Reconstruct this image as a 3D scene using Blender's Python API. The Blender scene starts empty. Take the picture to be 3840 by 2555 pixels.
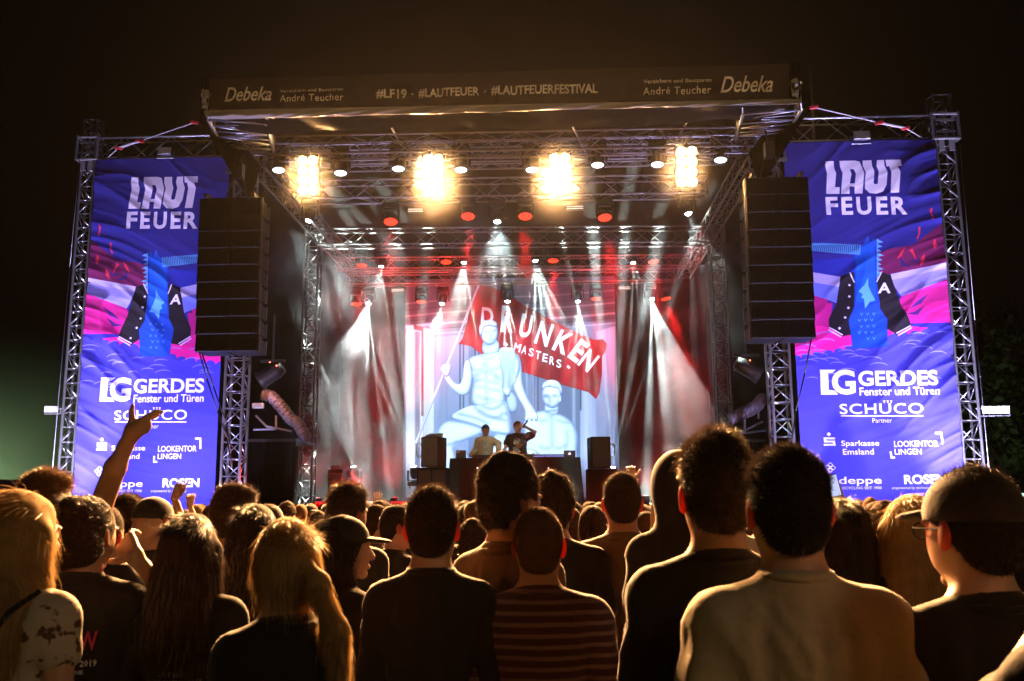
import bpy, bmesh, math, random
import numpy as np
from mathutils import Vector, Matrix, noise as mnoise
random.seed(7)
rng = np.random.default_rng(7)
SC = bpy.context.scene
COL = SC.collection
R = math.radians

# ------------------------------------------------------------------ camera
FPX, IW, IH = 3450.0, 3840.0, 2555.0
CAM = Vector((0.72, 0.0, 1.75))
cam_d = bpy.data.cameras.new('camera')
cam_d.sensor_width = 36.0
cam_d.lens = 36.0 * FPX / IW
cam_d.clip_start = 0.05
cam_d.clip_end = 400
cam_d.dof.use_dof = True
cam_d.dof.focus_distance = 17.0
cam_d.dof.aperture_fstop = 7.1
cam = bpy.data.objects.new('camera', cam_d)
COL.objects.link(cam)
ROT = (Matrix.Rotation(R(2.5), 3, 'Z') @ Matrix.Rotation(R(90 + 9.6), 3, 'X') @ Matrix.Rotation(R(-0.4), 3, 'Z'))
cam.matrix_world = Matrix.Translation(CAM) @ ROT.to_4x4()
SC.camera = cam


def ray(u, v):
    return (ROT @ Vector(((u - IW / 2) / FPX, -(v - IH / 2) / FPX, -1.0)))


def PY(u, v, Y):
    """the point of the vertical plane y=Y seen at photo pixel (u, v)"""
    d = ray(u, v)
    return CAM + d * (Y / d.y)


def PZ(u, v, Z):
    d = ray(u, v)
    return CAM + d * ((Z - CAM.z) / d.z)


# ------------------------------------------------------------------ night sky
world = bpy.data.worlds.new('World')
SC.world = world
world.use_nodes = True
wn, wl = world.node_tree.nodes, world.node_tree.links
bg = wn['Background']
bg.inputs['Strength'].default_value = 1.0
_tc = wn.new('ShaderNodeTexCoord')
_nz = wn.new('ShaderNodeTexNoise')
_nz.inputs['Scale'].default_value = 1.6
_nz.inputs['Detail'].default_value = 2
_rp = wn.new('ShaderNodeValToRGB')
_rp.color_ramp.elements[0].position = 0.35
_rp.color_ramp.elements[0].color = (0.0006, 0.0005, 0.0005, 1)
_rp.color_ramp.elements[1].position = 0.72
_rp.color_ramp.elements[1].color = (0.0022, 0.0015, 0.0009, 1)
wl.new(_tc.outputs['Generated'], _nz.inputs['Vector'])
wl.new(_nz.outputs['Fac'], _rp.inputs['Fac'])
wl.new(_rp.outputs['Color'], bg.inputs['Color'])

# warm fill light added behind the camera for the backs of the crowd
_ml = bpy.data.lights.new('added_fill_light', 'AREA')
_ml.energy = 115
_ml.size = 1.6
_ml.color = (1.0, 0.72, 0.44)
_mo = bpy.data.objects.new('added_fill_light', _ml)
COL.objects.link(_mo)
_mo.matrix_world = Matrix.Translation((7.5, -6.5, 6.5)) @ (Vector((-.72, .9, -.55)).to_track_quat('-Z', 'Y')).to_matrix().to_4x4()

# second added fill light, unseen, turned up at the printed roof front
_rl = bpy.data.lights.new('added_fill_light', 'SPOT')
_rl.energy = 2300
_rl.spot_size = R(34)
_rl.spot_blend = .8
_rl.color = (1.0, 0.74, 0.42)
_rl.shadow_soft_size = .3
_ro = bpy.data.objects.new('added_fill_light', _rl)
COL.objects.link(_ro)
_ro.matrix_world = Matrix.Translation((6.0, -8.0, 6.5)) @ (Vector((-5.6, 21.8, 2.2)).to_track_quat('-Z', 'Y')).to_matrix().to_4x4()

# ------------------------------------------------------------------ exposure, sampling
SC.view_settings.view_transform = 'Standard'
SC.view_settings.look = 'None'
SC.view_settings.exposure = 0.0
SC.view_settings.gamma = 1.0
SC.render.engine = 'CYCLES'
cy = SC.cycles
cy.max_bounces = 4
cy.diffuse_bounces = 2
cy.glossy_bounces = 2
cy.transmission_bounces = 3
cy.volume_bounces = 0
cy.transparent_max_bounces = 6
cy.use_denoising = True
cy.use_light_tree = True
cy.sample_clamp_indirect = 4.0
cy.caustics_reflective = False
cy.caustics_refractive = False

# ------------------------------------------------------------------ materials
MATS = {}


def mat(name, col=(0.5, 0.5, 0.5), rough=0.6, metal=0.0, emit=None, estr=0.0, noise=0.0, nscale=20.0, bump=0.0, sheen=0.0, spec=0.5, bscale=None, subsurf=0.0, coat=0.0):
    if name in MATS:
        return MATS[name]
    m = bpy.data.materials.new(name)
    m.use_nodes = True
    nt = m.node_tree
    b = nt.nodes['Principled BSDF']
    b.inputs['Base Color'].default_value = (*col, 1)
    b.inputs['Roughness'].default_value = rough
    b.inputs['Metallic'].default_value = metal
    b.inputs['Specular IOR Level'].default_value = spec
    if sheen:
        b.inputs['Sheen Weight'].default_value = sheen
        b.inputs['Sheen Roughness'].default_value = 0.4
    if subsurf:
        b.inputs['Subsurface Weight'].default_value = subsurf
        b.inputs['Subsurface Radius'].default_value = (0.02, 0.006, 0.003)
    if coat:
        b.inputs['Coat Weight'].default_value = coat
    if emit:
        b.inputs['Emission Color'].default_value = (*emit, 1)
        b.inputs['Emission Strength'].default_value = estr
    if noise or bump:
        tc = nt.nodes.new('ShaderNodeTexCoord')
        n = nt.nodes.new('ShaderNodeTexNoise')
        n.inputs['Scale'].default_value = nscale
        n.inputs['Detail'].default_value = 4
        nt.links.new(tc.outputs['Object'], n.inputs['Vector'])
        if noise:
            mx = nt.nodes.new('ShaderNodeMix')
            mx.data_type = 'RGBA'
            mx.inputs['A'].default_value = (*[c * (1 - noise) for c in col], 1)
            mx.inputs['B'].default_value = (*[min(1, c * (1 + noise)) for c in col], 1)
            nt.links.new(n.outputs['Fac'], mx.inputs['Factor'])
            nt.links.new(mx.outputs['Result'], b.inputs['Base Color'])
        if bump:
            n2 = n
            if bscale:
                n2 = nt.nodes.new('ShaderNodeTexNoise')
                n2.inputs['Scale'].default_value = bscale
                n2.inputs['Detail'].default_value = 4
                nt.links.new(tc.outputs['Object'], n2.inputs['Vector'])
            bp = nt.nodes.new('ShaderNodeBump')
            bp.inputs['Strength'].default_value = bump
            bp.inputs['Distance'].default_value = 0.01
            nt.links.new(n2.outputs['Fac'], bp.inputs['Height'])
            nt.links.new(bp.outputs['Normal'], b.inputs['Normal'])
    MATS[name] = m
    return m


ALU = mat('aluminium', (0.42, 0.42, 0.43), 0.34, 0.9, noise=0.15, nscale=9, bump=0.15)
ALU_IN = mat('aluminium_shaded', (0.20, 0.19, 0.18), 0.42, 0.85, noise=0.2, nscale=9, bump=0.15)  # darker copy of the aluminium; shade under the roof put into the colour
BLACKM = mat('black_metal', (0.018, 0.018, 0.019), 0.45, 0.2, noise=0.3, nscale=15)
BLACKPLASTIC = mat('black_plastic', (0.005, 0.005, 0.0055), 0.55, spec=0.15, noise=0.3, nscale=30, bump=0.1)
MOLTON = mat('black_molton', (0.0018, 0.0016, 0.0016), 0.95, noise=0.3, nscale=4, spec=0.02)
for _m in (MOLTON,):        # felted stage cloth has no gloss at any angle
    _nt = _m.node_tree
    _d = _nt.nodes.new('ShaderNodeBsdfDiffuse')
    _d.inputs['Color'].default_value = (0.0018, 0.0016, 0.0016, 1)
    _nt.links.new(_d.outputs[0], _nt.nodes['Material Output'].inputs['Surface'])
CABLE = mat('cable_rubber', (0.01, 0.01, 0.01), 0.6, noise=0.2)
STEEL = mat('galvanised_steel', (0.35, 0.35, 0.36), 0.45, 0.7, noise=0.3, nscale=12)


# ------------------------------------------------------------------ mesh helpers
def bx(bm, c, s, rot=None):
    """box of size s centred on c"""
    M = Matrix.Translation(Vector(c))
    if rot is not None:
        M = M @ rot.to_4x4()
    M = M @ Matrix.Diagonal((s[0], s[1], s[2], 1))
    return bmesh.ops.create_cube(bm, size=1.0, matrix=M)['verts']


def tube(bm, a, b, r, n=8, r2=None, caps=True):
    a, b = Vector(a), Vector(b)
    d = b - a
    if d.length < 1e-6:
        return []
    q = Vector((0, 0, 1)).rotation_difference(d.normalized())
    M = Matrix.Translation((a + b) / 2) @ q.to_matrix().to_4x4()
    return bmesh.ops.create_cone(bm, cap_ends=caps, segments=n, radius1=r, radius2=r if r2 is None else r2, depth=d.length, matrix=M)['verts']


def path(bm, pts, r, n=6):
    for a, b in zip(pts[:-1], pts[1:]):
        tube(bm, a, b, r, n)


def ball(bm, c, r, u=12, v=8, sc=(1, 1, 1), rot=None):
    M = Matrix.Translation(Vector(c))
    if rot is not None:
        M = M @ rot.to_4x4()
    M = M @ Matrix.Diagonal((sc[0], sc[1], sc[2], 1))
    return bmesh.ops.create_uvsphere(bm, u_segments=u, v_segments=v, radius=r, matrix=M)['verts']


def lathe(bm, prof, n=20, M=None):
    """prof: list of (r, z)"""
    rings = []
    for r_, z in prof:
        ring = []
        for k in range(n):
            a = 2 * math.pi * k / n
            p = Vector((r_ * math.cos(a), r_ * math.sin(a), z))
            ring.append(bm.verts.new(M @ p if M else p))
        rings.append(ring)
    for r0, r1 in zip(rings[:-1], rings[1:]):
        for k in range(n):
            bm.faces.new((r0[k], r0[(k + 1) % n], r1[(k + 1) % n], r1[k]))
    return rings


def finish(bm, name, material, smooth=False, bevel=0.0):
    if bevel:
        bmesh.ops.bevel(bm, geom=[e for e in bm.edges], offset=bevel, segments=1, affect='EDGES', clamp_overlap=True)
    me = bpy.data.meshes.new(name)
    bm.to_mesh(me)
    bm.free()
    mats = material if isinstance(material, (list, tuple)) else [material]
    for m in mats:
        me.materials.append(m)
    if smooth:
        me.polygons.foreach_set('use_smooth', [True] * len(me.polygons))
    return me


def link(name, data, parent=None, M=None):
    o = bpy.data.objects.new(name, data)
    COL.objects.link(o)
    if parent is not None:
        o.parent = parent
    if M is not None:
        if isinstance(M, Matrix):
            o.matrix_local = M
        else:
            o.location = M
    return o


def obj(name, bm, material, parent=None, M=None, smooth=False, bevel=0.0):
    return link(name, finish(bm, name, material, smooth, bevel), parent, M)


def tag(o, label=None, cat=None, group=None, kind=None):
    if label:
        o['label'] = label
    if cat:
        o['category'] = cat
    if group:
        o['group'] = group
    if kind:
        o['kind'] = kind
    return o


def thing(name, label, cat, loc=(0, 0, 0), M=None, group=None):
    o = bpy.data.objects.new(name, None)
    o.empty_display_size = 0.1
    COL.objects.link(o)
    if M is not None:
        o.matrix_world = M
    else:
        o.location = loc
    return tag(o, label, cat, group)


def dup(root, M=None, label=None):
    """copy a thing with its parts and sub-parts"""
    r = root.copy()
    COL.objects.link(r)
    if M is not None:
        r.matrix_world = M
    if label:
        r['label'] = label
    for ch in root.children:
        c = ch.copy()
        COL.objects.link(c)
        c.parent = r
        for g in ch.children:
            d = g.copy()
            COL.objects.link(d)
            d.parent = c
    return r


def aim(loc, target, up=(0, 0, 1)):
    """matrix whose -Z looks from loc to target"""
    loc, target = Vector(loc), Vector(target)
    q = (target - loc).to_track_quat('-Z', 'Y')
    return Matrix.Translation(loc) @ q.to_matrix().to_4x4()


def vnoise(x, y, seed=0):
    """smooth numpy value noise, range -1..1"""
    r_ = np.random.default_rng(seed)
    T = r_.random((64, 64)) * 2 - 1
    xi, yi = np.floor(x).astype(int), np.floor(y).astype(int)
    fx, fy = x - xi, y - yi
    fx = fx * fx * (3 - 2 * fx)
    fy = fy * fy * (3 - 2 * fy)
    g = lambda a, b: T[a % 64, b % 64]
    return ((g(xi, yi) * (1 - fx) + g(xi + 1, yi) * fx) * (1 - fy) + (g(xi, yi + 1) * (1 - fx) + g(xi + 1, yi + 1) * fx) * fy)


def cloth(name, corners, nu, nv, disp, material, parent=None, thick=0.0):
    """cloth sheet over 4 world corners (top-left, top-right, bottom-right, bottom-left); disp(u, v) -> metres along the sheet normal; UV 0..1, v up"""
    tl, tr, br, bl = [np.array(c) for c in corners]
    u, v = np.meshgrid(np.linspace(0, 1, nu + 1), np.linspace(0, 1, nv + 1))
    P = (tl * (1 - u)[..., None] + tr * u[..., None]) * (1 - v)[..., None] + (bl * (1 - u)[..., None] + br * u[..., None]) * v[..., None]
    n = np.cross(tr - tl, bl - tl)
    n = n / np.linalg.norm(n)
    if n[1] > 0:
        n = -n
    P = P + n * disp(u, v)[..., None]
    V = P.reshape(-1, 3)
    idx = np.arange((nu + 1) * (nv + 1)).reshape(nv + 1, nu + 1)
    F = np.stack([idx[1:, :-1], idx[1:, 1:], idx[:-1, 1:], idx[:-1, :-1]], -1).reshape(-1, 4)
    me = bpy.data.meshes.new(name)
    me.from_pydata(V.tolist(), [], F.tolist())
    uvl = me.uv_layers.new(name='UVMap')
    UV = np.stack([u, 1 - v], -1).reshape(-1, 2)
    uvl.data.foreach_set('uv', UV[F.reshape(-1)].reshape(-1).astype(np.float32))
    me.polygons.foreach_set('use_smooth', [True] * len(me.polygons))
    me.materials.append(material)
    o = link(name, me, parent)
    return o

# ------------------------------------------------------------------ flat print: a small painter for posters and banners
def text_loops(s, bold=0.0, shear=0.0, space=1.0):
    cu = bpy.data.curves.new('print_text', 'FONT')
    cu.body = s
    cu.offset = bold
    cu.shear = shear
    cu.space_character = space
    cu.resolution_u = 4
    o = bpy.data.objects.new('print_text', cu)
    me = bpy.data.meshes.new_from_object(o)
    V = np.array([v.co[:2] for v in me.vertices])
    cnt = {}
    for p in me.polygons:
        for k in p.edge_keys:
            cnt[k] = cnt.get(k, 0) + 1
    E = [k for k, c in cnt.items() if c == 1]
    bpy.data.objects.remove(o)
    bpy.data.curves.remove(cu)
    bpy.data.meshes.remove(me)
    E = np.array(E)
    return V[E[:, 0]], V[E[:, 1]]


class Canvas:
    SS = 2

    def __init__(s, w, h, bgc=(0, 0, 0)):
        s.w, s.h = w, h
        s.A = np.zeros((h * s.SS, w * s.SS, 3), np.float32)
        s.A[:] = bgc

    def box(s, p, pad=2):
        """row and column range (supersampled) around canvas points"""
        H, W = s.h * s.SS, s.w * s.SS
        lo, hi = p.min(0) * s.SS - pad, p.max(0) * s.SS + pad
        x0, y0 = max(0, min(W - 1, int(lo[0]))), max(0, min(H - 1, int(lo[1])))
        return (y0, max(y0 + 1, min(H, int(hi[1]) + 2)), x0, max(x0 + 1, min(W, int(hi[0]) + 2)))

    def mask_edges(s, p, q, bb=None):
        """even-odd fill of the closed edge soup p->q (canvas pixels, y down): (mask, box)"""
        bb = bb or s.box(np.concatenate([p, q]))
        oy, y1_, ox, x1_ = bb
        H, W = y1_ - oy, x1_ - ox
        p, q = p * s.SS - (ox, oy), q * s.SS - (ox, oy)
        M = np.zeros((H, W + 1), np.int32)
        for (x0, y0), (x1, y1) in zip(p, q):
            if y0 == y1:
                continue
            if y0 > y1:
                x0, y0, x1, y1 = x1, y1, x0, y0
            a, b = max(0, math.ceil(y0 - 0.5)), min(H - 1, math.ceil(y1 - 0.5) - 1)
            if b < a:
                continue
            ys = np.arange(a, b + 1)
            xs = x0 + (ys + 0.5 - y0) * (x1 - x0) / (y1 - y0)
            xi = np.clip(np.ceil(xs - 0.5).astype(int), 0, W)
            M[ys, xi] += 1
        return (np.cumsum(M, 1)[:, :W] % 2).astype(np.float32), bb

    def put(s, mb, col, a=1.0):
        m, (y0, y1, x0, x1) = mb
        m = (m * a)[..., None]
        s.A[y0:y1, x0:x1] = s.A[y0:y1, x0:x1] * (1 - m) + np.asarray(col, np.float32) * m

    def pmask(s, pts, bb=None):
        p = np.array(pts, float)
        return s.mask_edges(p, np.roll(p, -1, 0), bb)

    def poly(s, pts, col, a=1.0):
        s.put(s.pmask(pts), col, a)

    def stroke(s, pts, wd, pad=2):
        bb = s.box(np.array(pts, float), pad + int(wd * 2))
        m = None
        for (x0, y0), (x1, y1) in zip(pts[:-1], pts[1:]):
            d = math.hypot(x1 - x0, y1 - y0) or 1
            nx, ny = -(y1 - y0) / d * wd / 2, (x1 - x0) / d * wd / 2
            k = s.pmask([(x0 + nx, y0 + ny), (x1 + nx, y1 + ny), (x1 - nx, y1 - ny), (x0 - nx, y0 - ny)], bb)[0]
            m = k if m is None else np.maximum(m, k)
        return m, bb

    def ell(s, cx, cy, rx, ry, col, a=1.0, n=40):
        t = np.linspace(0, 2 * math.pi, n, endpoint=False)
        s.poly(np.stack([cx + rx * np.cos(t), cy + ry * np.sin(t)], 1), col, a)

    def line(s, pts, wd, col, a=1.0):
        s.put(s.stroke(pts, wd), col, a)

    def rect(s, x0, y0, x1, y1, col, a=1.0):
        s.poly([(x0, y0), (x1, y0), (x1, y1), (x0, y1)], col, a)

    def text(s, st, x0, y0, x1, y1, col, bold=0.0, shear=0.0, a=1.0, warp=None, space=1.0):
        """the text stretched to fill the box x0..x1, y0..y1"""
        p, q = text_loops(st, bold, shear, space)
        lo = np.minimum(p.min(0), q.min(0))
        hi = np.maximum(p.max(0), q.max(0))

        def T(v):
            t = (v - lo) / (hi - lo)
            r_ = np.stack([x0 + t[:, 0] * (x1 - x0), y1 + t[:, 1] * (y0 - y1)], 1)
            return warp(r_) if warp else r_
        s.put(s.mask_edges(T(p), T(q)), col, a)

    def done(s):
        A = s.A
        return (A[0::2, 0::2] + A[1::2, 0::2] + A[0::2, 1::2] + A[1::2, 1::2]) / 4


def round_off(p, n=2):
    """corner cutting, so that traced outlines run smoothly"""
    p = np.array(p, float)
    for _ in range(n):
        q = np.roll(p, -1, 0)
        p = np.stack([p * .75 + q * .25, p * .25 + q * .75], 1).reshape(-1, 2)
    return p


def blur(a, r):
    """three box blurs"""
    r = int(r)
    for _ in range(3):
        for ax in (0, 1):
            pad = [(0, 0)] * a.ndim
            pad[ax] = (r + 1, r)
            c = np.cumsum(np.pad(a, pad, mode='edge'), axis=ax, dtype=np.float64)
            n = a.shape[ax]
            sl1 = [slice(None)] * a.ndim
            sl0 = [slice(None)] * a.ndim
            sl1[ax] = slice(2 * r + 1, 2 * r + 1 + n)
            sl0[ax] = slice(0, n)
            a = ((c[tuple(sl1)] - c[tuple(sl0)]) / (2 * r + 1)).astype(np.float32)
    return a


def make_image(name, A):
    h, w = A.shape[:2]
    im = bpy.data.images.new(name, w, h)
    px = np.ones((h, w, 4), np.float32)
    px[..., :3] = np.clip(A[::-1], 0, 1)
    im.pixels.foreach_set(px.reshape(-1))
    im.pack()
    return im


def print_mat(name, im, rough=0.6, sheen=0.15, transl=0.0, weave=400, spec=0.3):
    m = bpy.data.materials.new(name)
    m.use_nodes = True
    nt = m.node_tree
    b = nt.nodes['Principled BSDF']
    t = nt.nodes.new('ShaderNodeTexImage')
    t.image = im
    t.extension = 'EXTEND'
    nt.links.new(t.outputs['Color'], b.inputs['Base Color'])
    b.inputs['Roughness'].default_value = rough
    b.inputs['Sheen Weight'].default_value = sheen
    b.inputs['Specular IOR Level'].default_value = spec
    tc = nt.nodes.new('ShaderNodeTexCoord')
    n = nt.nodes.new('ShaderNodeTexNoise')
    n.inputs['Scale'].default_value = weave
    nt.links.new(tc.outputs['Object'], n.inputs['Vector'])
    bp = nt.nodes.new('ShaderNodeBump')
    bp.inputs['Strength'].default_value = 0.08
    nt.links.new(n.outputs['Fac'], bp.inputs['Height'])
    nt.links.new(bp.outputs['Normal'], b.inputs['Normal'])
    return m

# ------------------------------------------------------------------ printed artwork
YL, YR = 17.3, 16.3           # planes of the two wing banners
BANL = [PY(370, 597, YL), PY(867, 590, YL)]
BANR = [PY(2932, 540, YR), PY(3497, 515, YR)]
BAN_BOTTOM = 0.9


def wing_art(mirror):
    """festival banner; drawn in photo pixels of the left banner, turned into banner space"""
    W, H = 560, 1560
    x0, x1, zt = BANL[0].x, BANL[1].x, BANL[0].z
    cv = Canvas(W, H)

    def cc(pts, mir=False):
        out = []
        for u, v in pts:
            p = PY(u, v, YL)
            a = (p.x - x0) / (x1 - x0)
            if mir and mirror:
                a = 1 - a
            out.append((a * W, (zt - p.z) / (zt - BAN_BOTTOM) * H))
        return out
    z1 = lambda *p: [(200 + .408 * a, 380 + .408 * b) for a, b in p]
    z2 = lambda *p: [(200 + .574 * a, 1000 + .574 * b) for a, b in p]
    yy = np.linspace(0, 1, H * 2)[:, None, None]
    top, mid, bot = np.array((.13, .12, .45)), np.array((.15, .14, .56)), np.array((.19, .18, .66))
    cv.A[:] = np.where(yy < .45, top + (mid - top) * (yy / .45), mid + (bot - mid) * ((yy - .45) / .55))
    P = lambda pts, col, a=1.0: cv.poly(cc(pts, True), col, a)
    mag, bur, pink = (.72, .07, .46), (.42, .06, .30), (.90, .10, .55)
    # coloured fields behind the jacket
    P(z1((340, 1250), (440, 1330), (560, 1420), (640, 1500), (900, 1500), (880, 1700), (300, 1700)), bur)
    P(z2((235, -60), (420, -50), (560, -30), (620, 0), (600, 130), (550, 130), (240, 75)), bur)
    P(z2((235, 170), (490, 270), (520, 330), (455, 440), (215, 440)), mag)
    P(z2((235, 300), (480, 330), (455, 440), (215, 440)), pink, .5)
    P(z2((755, 20), (1130, 20), (1130, 130), (755, 130)), (.12, .16, .62))
    P(z2((880, 270), (1130, 150), (1130, 660), (760, 620), (780, 480), (905, 450)), mag)
    P(z2((940, 440), (1130, 420), (1130, 680), (780, 590), (780, 500)), pink)
    P(z2((340, 470), (575, 440), (585, 600), (460, 560)), pink)
    for q in [((440, 1130), (462, 1150), (450, 1200), (440, 1240), (425, 1220), (440, 1180)), ((535, 1290), (552, 1300), (550, 1350), (568, 1400), (552, 1395), (536, 1350)),
              ((655, 1465), (690, 1500), (725, 1570), (690, 1550)), ((500, 1530), (530, 1560), (540, 1640), (505, 1600)), ((600, 1480), (625, 1500), (600, 1530), (570, 1590), (585, 1520)), ((420, 1400), (440, 1440), (425, 1500), (405, 1460))]:
        P(z1(*q), (.95, .16, .28), .85)
    for q in [((370, 20), (400, 45), (470, 55), (400, 60)), ((430, 90), (470, 60), (500, 20), (490, 80)), ((340, 260), (400, 300), (450, 350), (380, 320)), ((360, 330), (420, 370), (470, 380), (400, 390)), ((850, 300), (900, 270), (920, 240), (915, 300))]:
        P(z2(*q), (.16, .10, .42), .8)
    # sleeves
    P(z2((225, 68), (550, 128), (540, 180), (225, 110)), (.74, .68, .86))
    P(z2((225, 105), (545, 165), (530, 205), (492, 272), (225, 170)), (.60, .56, .88))
    P(z2((838, 135), (1130, 70), (1130, 130), (860, 300)), (.70, .64, .86))
    P(z2((845, 200), (1130, 130), (1130, 190), (862, 300)), (.42, .45, .85))
    # clouds
    top_edge = [(150, 470)]
    x = 200
    while x < 1140:
        yb = 480 + (x - 200) * .14 if x < 600 else (590 if x < 780 else 600 + (x - 780) * .14)
        for t in range(6):
            a = math.pi * t / 5
            top_edge.append((x + 30 - 30 * math.cos(a), yb - 22 * math.sin(a)))
        x += 62
    P(z2(*(top_edge + [(1150, 2400), (150, 2400)])), (.23, .21, .68))
    for k in range(34):
        cx, cy = rng.uniform(230, 1080), rng.uniform(500, 830)
        if 520 < cx < 800 and cy < 590:
            continue
        w_ = rng.uniform(35, 70)
        arc = [(cx - w_ * math.cos(a), cy - w_ * .5 * math.sin(a)) for a in np.linspace(.3, 2.6, 9)]
        arc2 = [(cx - w_ * math.cos(a) + 3, cy - w_ * .5 * math.sin(a) + 7 * math.sin(a)) for a in np.linspace(2.6, .3, 9)]
        P(z2(*(arc + arc2)), (.55, .52, .88), .75)
    # blue scaly column inside the jacket
    P(z2((628, -20), (757, -20), (757, 110), (765, 330), (798, 415), (775, 545), (772, 588), (576, 585), (568, 420), (612, 350), (625, 150)), (.03, .25, .70))
    P(z1((885, 1440), (1010, 1440), (1015, 1600), (870, 1600)), (.03, .22, .66))
    P(z2((640, -60), (745, -60), (750, 300), (635, 300)), (.04, .33, .80))
    for k in range(9):
        y = -95 + k * 28
        P(z2((630, y), (588 + (k % 3) * 6, y + 22), (628, y + 30)), (.35, .60, .86))
    P(z1((880, 1450), (905, 1370), (935, 1420), (955, 1350), (985, 1420), (1010, 1450)), (.05, .30, .76))
    # striped scarf blowing from the collar
    P(z1((1012, 1430), (1320, 1405), (1420, 1400), (1420, 1470), (1200, 1500), (1015, 1520)), (.30, .55, .80))
    for k in range(26):
        x = 1020 + k * 16
        P(z1((x, 1425), (x + 7, 1424), (x + 14, 1470), (x + 5, 1505), (x + 9, 1465)), (.05, .08, .38))
    P(z2((680, 148), (700, 190), (738, 232), (712, 250), (722, 270), (705, 280), (700, 340), (672, 300), (640, 290), (662, 240), (678, 200)), (.36, .66, .86))
    for k in range(14):
        x, y = 648 + (k % 3) * 36 + (k // 3 % 2) * 12, 375 + (k // 3) * 38
        cv.line(cc(z2((x - 8, y - 9), (x, y + 7), (x + 8, y - 9)), True), 1.6, (.35, .65, .9))
    # jacket
    jk = (.075, .045, .10)
    P(z2((550, 135), (602, 112), (628, 170), (612, 340), (570, 410), (575, 470), (520, 510), (436, 458), (456, 400), (492, 330), (530, 205)), jk)
    P(z2((757, 108), (790, 115), (838, 135), (862, 300), (908, 400), (905, 455), (830, 510), (780, 500), (796, 410), (763, 330)), jk)
    for a, b in (((600, 110), (630, 175)), ((785, 110), (758, 175)), ((440, 455), (522, 500)), ((434, 467), (512, 513)), ((905, 452), (828, 502)), ((910, 466), (838, 514))):
        cv.line(cc(z2(a, b), True), 4.5, (.85, .80, .92))
    for x, y in ((608, 193), (598, 265), (582, 337), (556, 398), (516, 465)):
        p = cc(z2((x - (45 if mirror else 0), y)))[0]
        cv.ell(p[0], p[1], 4.6, 4.6, (.85, .82, .95))
    wh = (.93, .88, .97)

    def T(s_, z, x0_, y0_, x1_, y1_, **k):
        (a, b), (c, d) = cc(z((x0_, y0_), (x1_, y1_)))
        cv.text(s_, a, b, c, d, k.pop('col', wh), **k)
    ax = 770 if not mirror else 722
    T('A', z2, ax, 178, ax + 70, 244, bold=.03, shear=.1)
    # lettering
    Q = lambda pts: cc(pts)

    def LP(*pts):
        e0, e1 = [], []
        for p in pts:
            k = round_off(Q(z1(*p)), 0)
            e0.append(k)
            e1.append(np.roll(k, -1, 0))
        cv.put(cv.mask_edges(np.concatenate(e0), np.concatenate(e1)), wh)
    LP([(737, 697), (803, 694), (800, 760), (810, 800), (787, 925), (822, 925), (815, 985), (707, 985), (737, 800), (730, 735)])
    LP([(850, 692), (975, 689), (1010, 700), (1034, 800), (998, 983), (935, 983), (942, 922), (902, 922), (893, 985), (825, 985), (862, 800), (848, 745)],
       [(925, 765), (955, 768), (967, 805), (947, 893), (908, 893), (932, 810)])
    LP([(1035, 690), (1105, 688), (1105, 740), (1117, 790), (1097, 890), (1108, 902), (1130, 895), (1152, 790), (1140, 740), (1150, 688), (1207, 686), (1205, 735), (1222, 790), (1200, 905), (1165, 965), (1110, 985), (1055, 980), (1022, 940), (1030, 870), (1047, 800), (1032, 740)])
    LP([(1218, 685), (1340, 683), (1340, 742), (1308, 742), (1322, 795), (1290, 975), (1222, 978), (1252, 795), (1240, 742), (1220, 744)])
    xs = [697, 822, 942, 1098, 1218]
    ws = [86, 80, 110, 85, 120]
    for ch, x, w_ in zip('FEUER', xs, ws):
        T(ch, z1, x, 1012, x + w_, 1168, bold=.035)
    # sponsors
    cv.poly(cc(z2((327, 724), (418, 724), (398, 744), (372, 746), (362, 850), (395, 856), (412, 880), (316, 880))), wh)
    T('G', z2, 390, 724, 515, 880, bold=.035)
    T('GERDES', z2, 540, 732, 992, 822, bold=.03)
    T('Fenster und Türen', z2, 538, 836, 990, 882, bold=.022)
    T('SCHUCO', z2, 413, 938, 882, 998, bold=.012, space=1.1)
    for x in (662, 682, 702):
        cv.poly(cc(z2((x, 918), (x + 14, 918), (x + 7, 936))), wh)
    cv.poly(cc(z2((413, 1010), (880, 1010), (880, 1017), (413, 1017))), wh)
    T('Partner', z2, 590, 1028, 698, 1056)
    p = cc(z2((330, 1128)))[0]
    cv.ell(p[0], p[1], 6.5, 6.5, wh)
    for q in (((297, 1148), (362, 1148), (362, 1160), (312, 1160), (312, 1170), (297, 1170)), ((297, 1168), (360, 1168), (360, 1200), (346, 1200), (346, 1180), (297, 1180)), ((293, 1188), (352, 1188), (352, 1200), (293, 1200))):
        cv.poly(cc(z2(*q)), wh)
    T('Sparkasse', z2, 395, 1168, 608, 1210, bold=.012)
    T('Emsland', z2, 398, 1220, 572, 1255, bold=.012)
    T('LOOKENTOR', z2, 695, 1170, 943, 1206, bold=.015)
    T('LINGEN', z2, 692, 1220, 843, 1255, bold=.015)
    for q in (((935, 1115), (975, 1115), (975, 1190), (963, 1190), (963, 1128), (935, 1128)), ((662, 1235), (674, 1235), (674, 1268), (688, 1268), (688, 1280), (662, 1280))):
        cv.poly(cc(z2(*q)), wh)
    for dx, dy in ((0, 0), (26, 0), (0, 26), (26, 26)):
        a, b = 283 + dx * .7 + dy * .5, 1335 - dx * .6 + dy * .7
        cv.line(cc(z2((a, b), (a + 14, b - 14), (a + 28, b), (a + 14, b + 14), (a, b))), 2.2, wh)
    T('deppe', z2, 352, 1395, 592, 1452, bold=.01)
    T('RECYCLING SEIT 1900', z2, 356, 1457, 587, 1472, bold=.01)
    T('ROSEN', z2, 724, 1382, 960, 1440, bold=.035)
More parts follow.
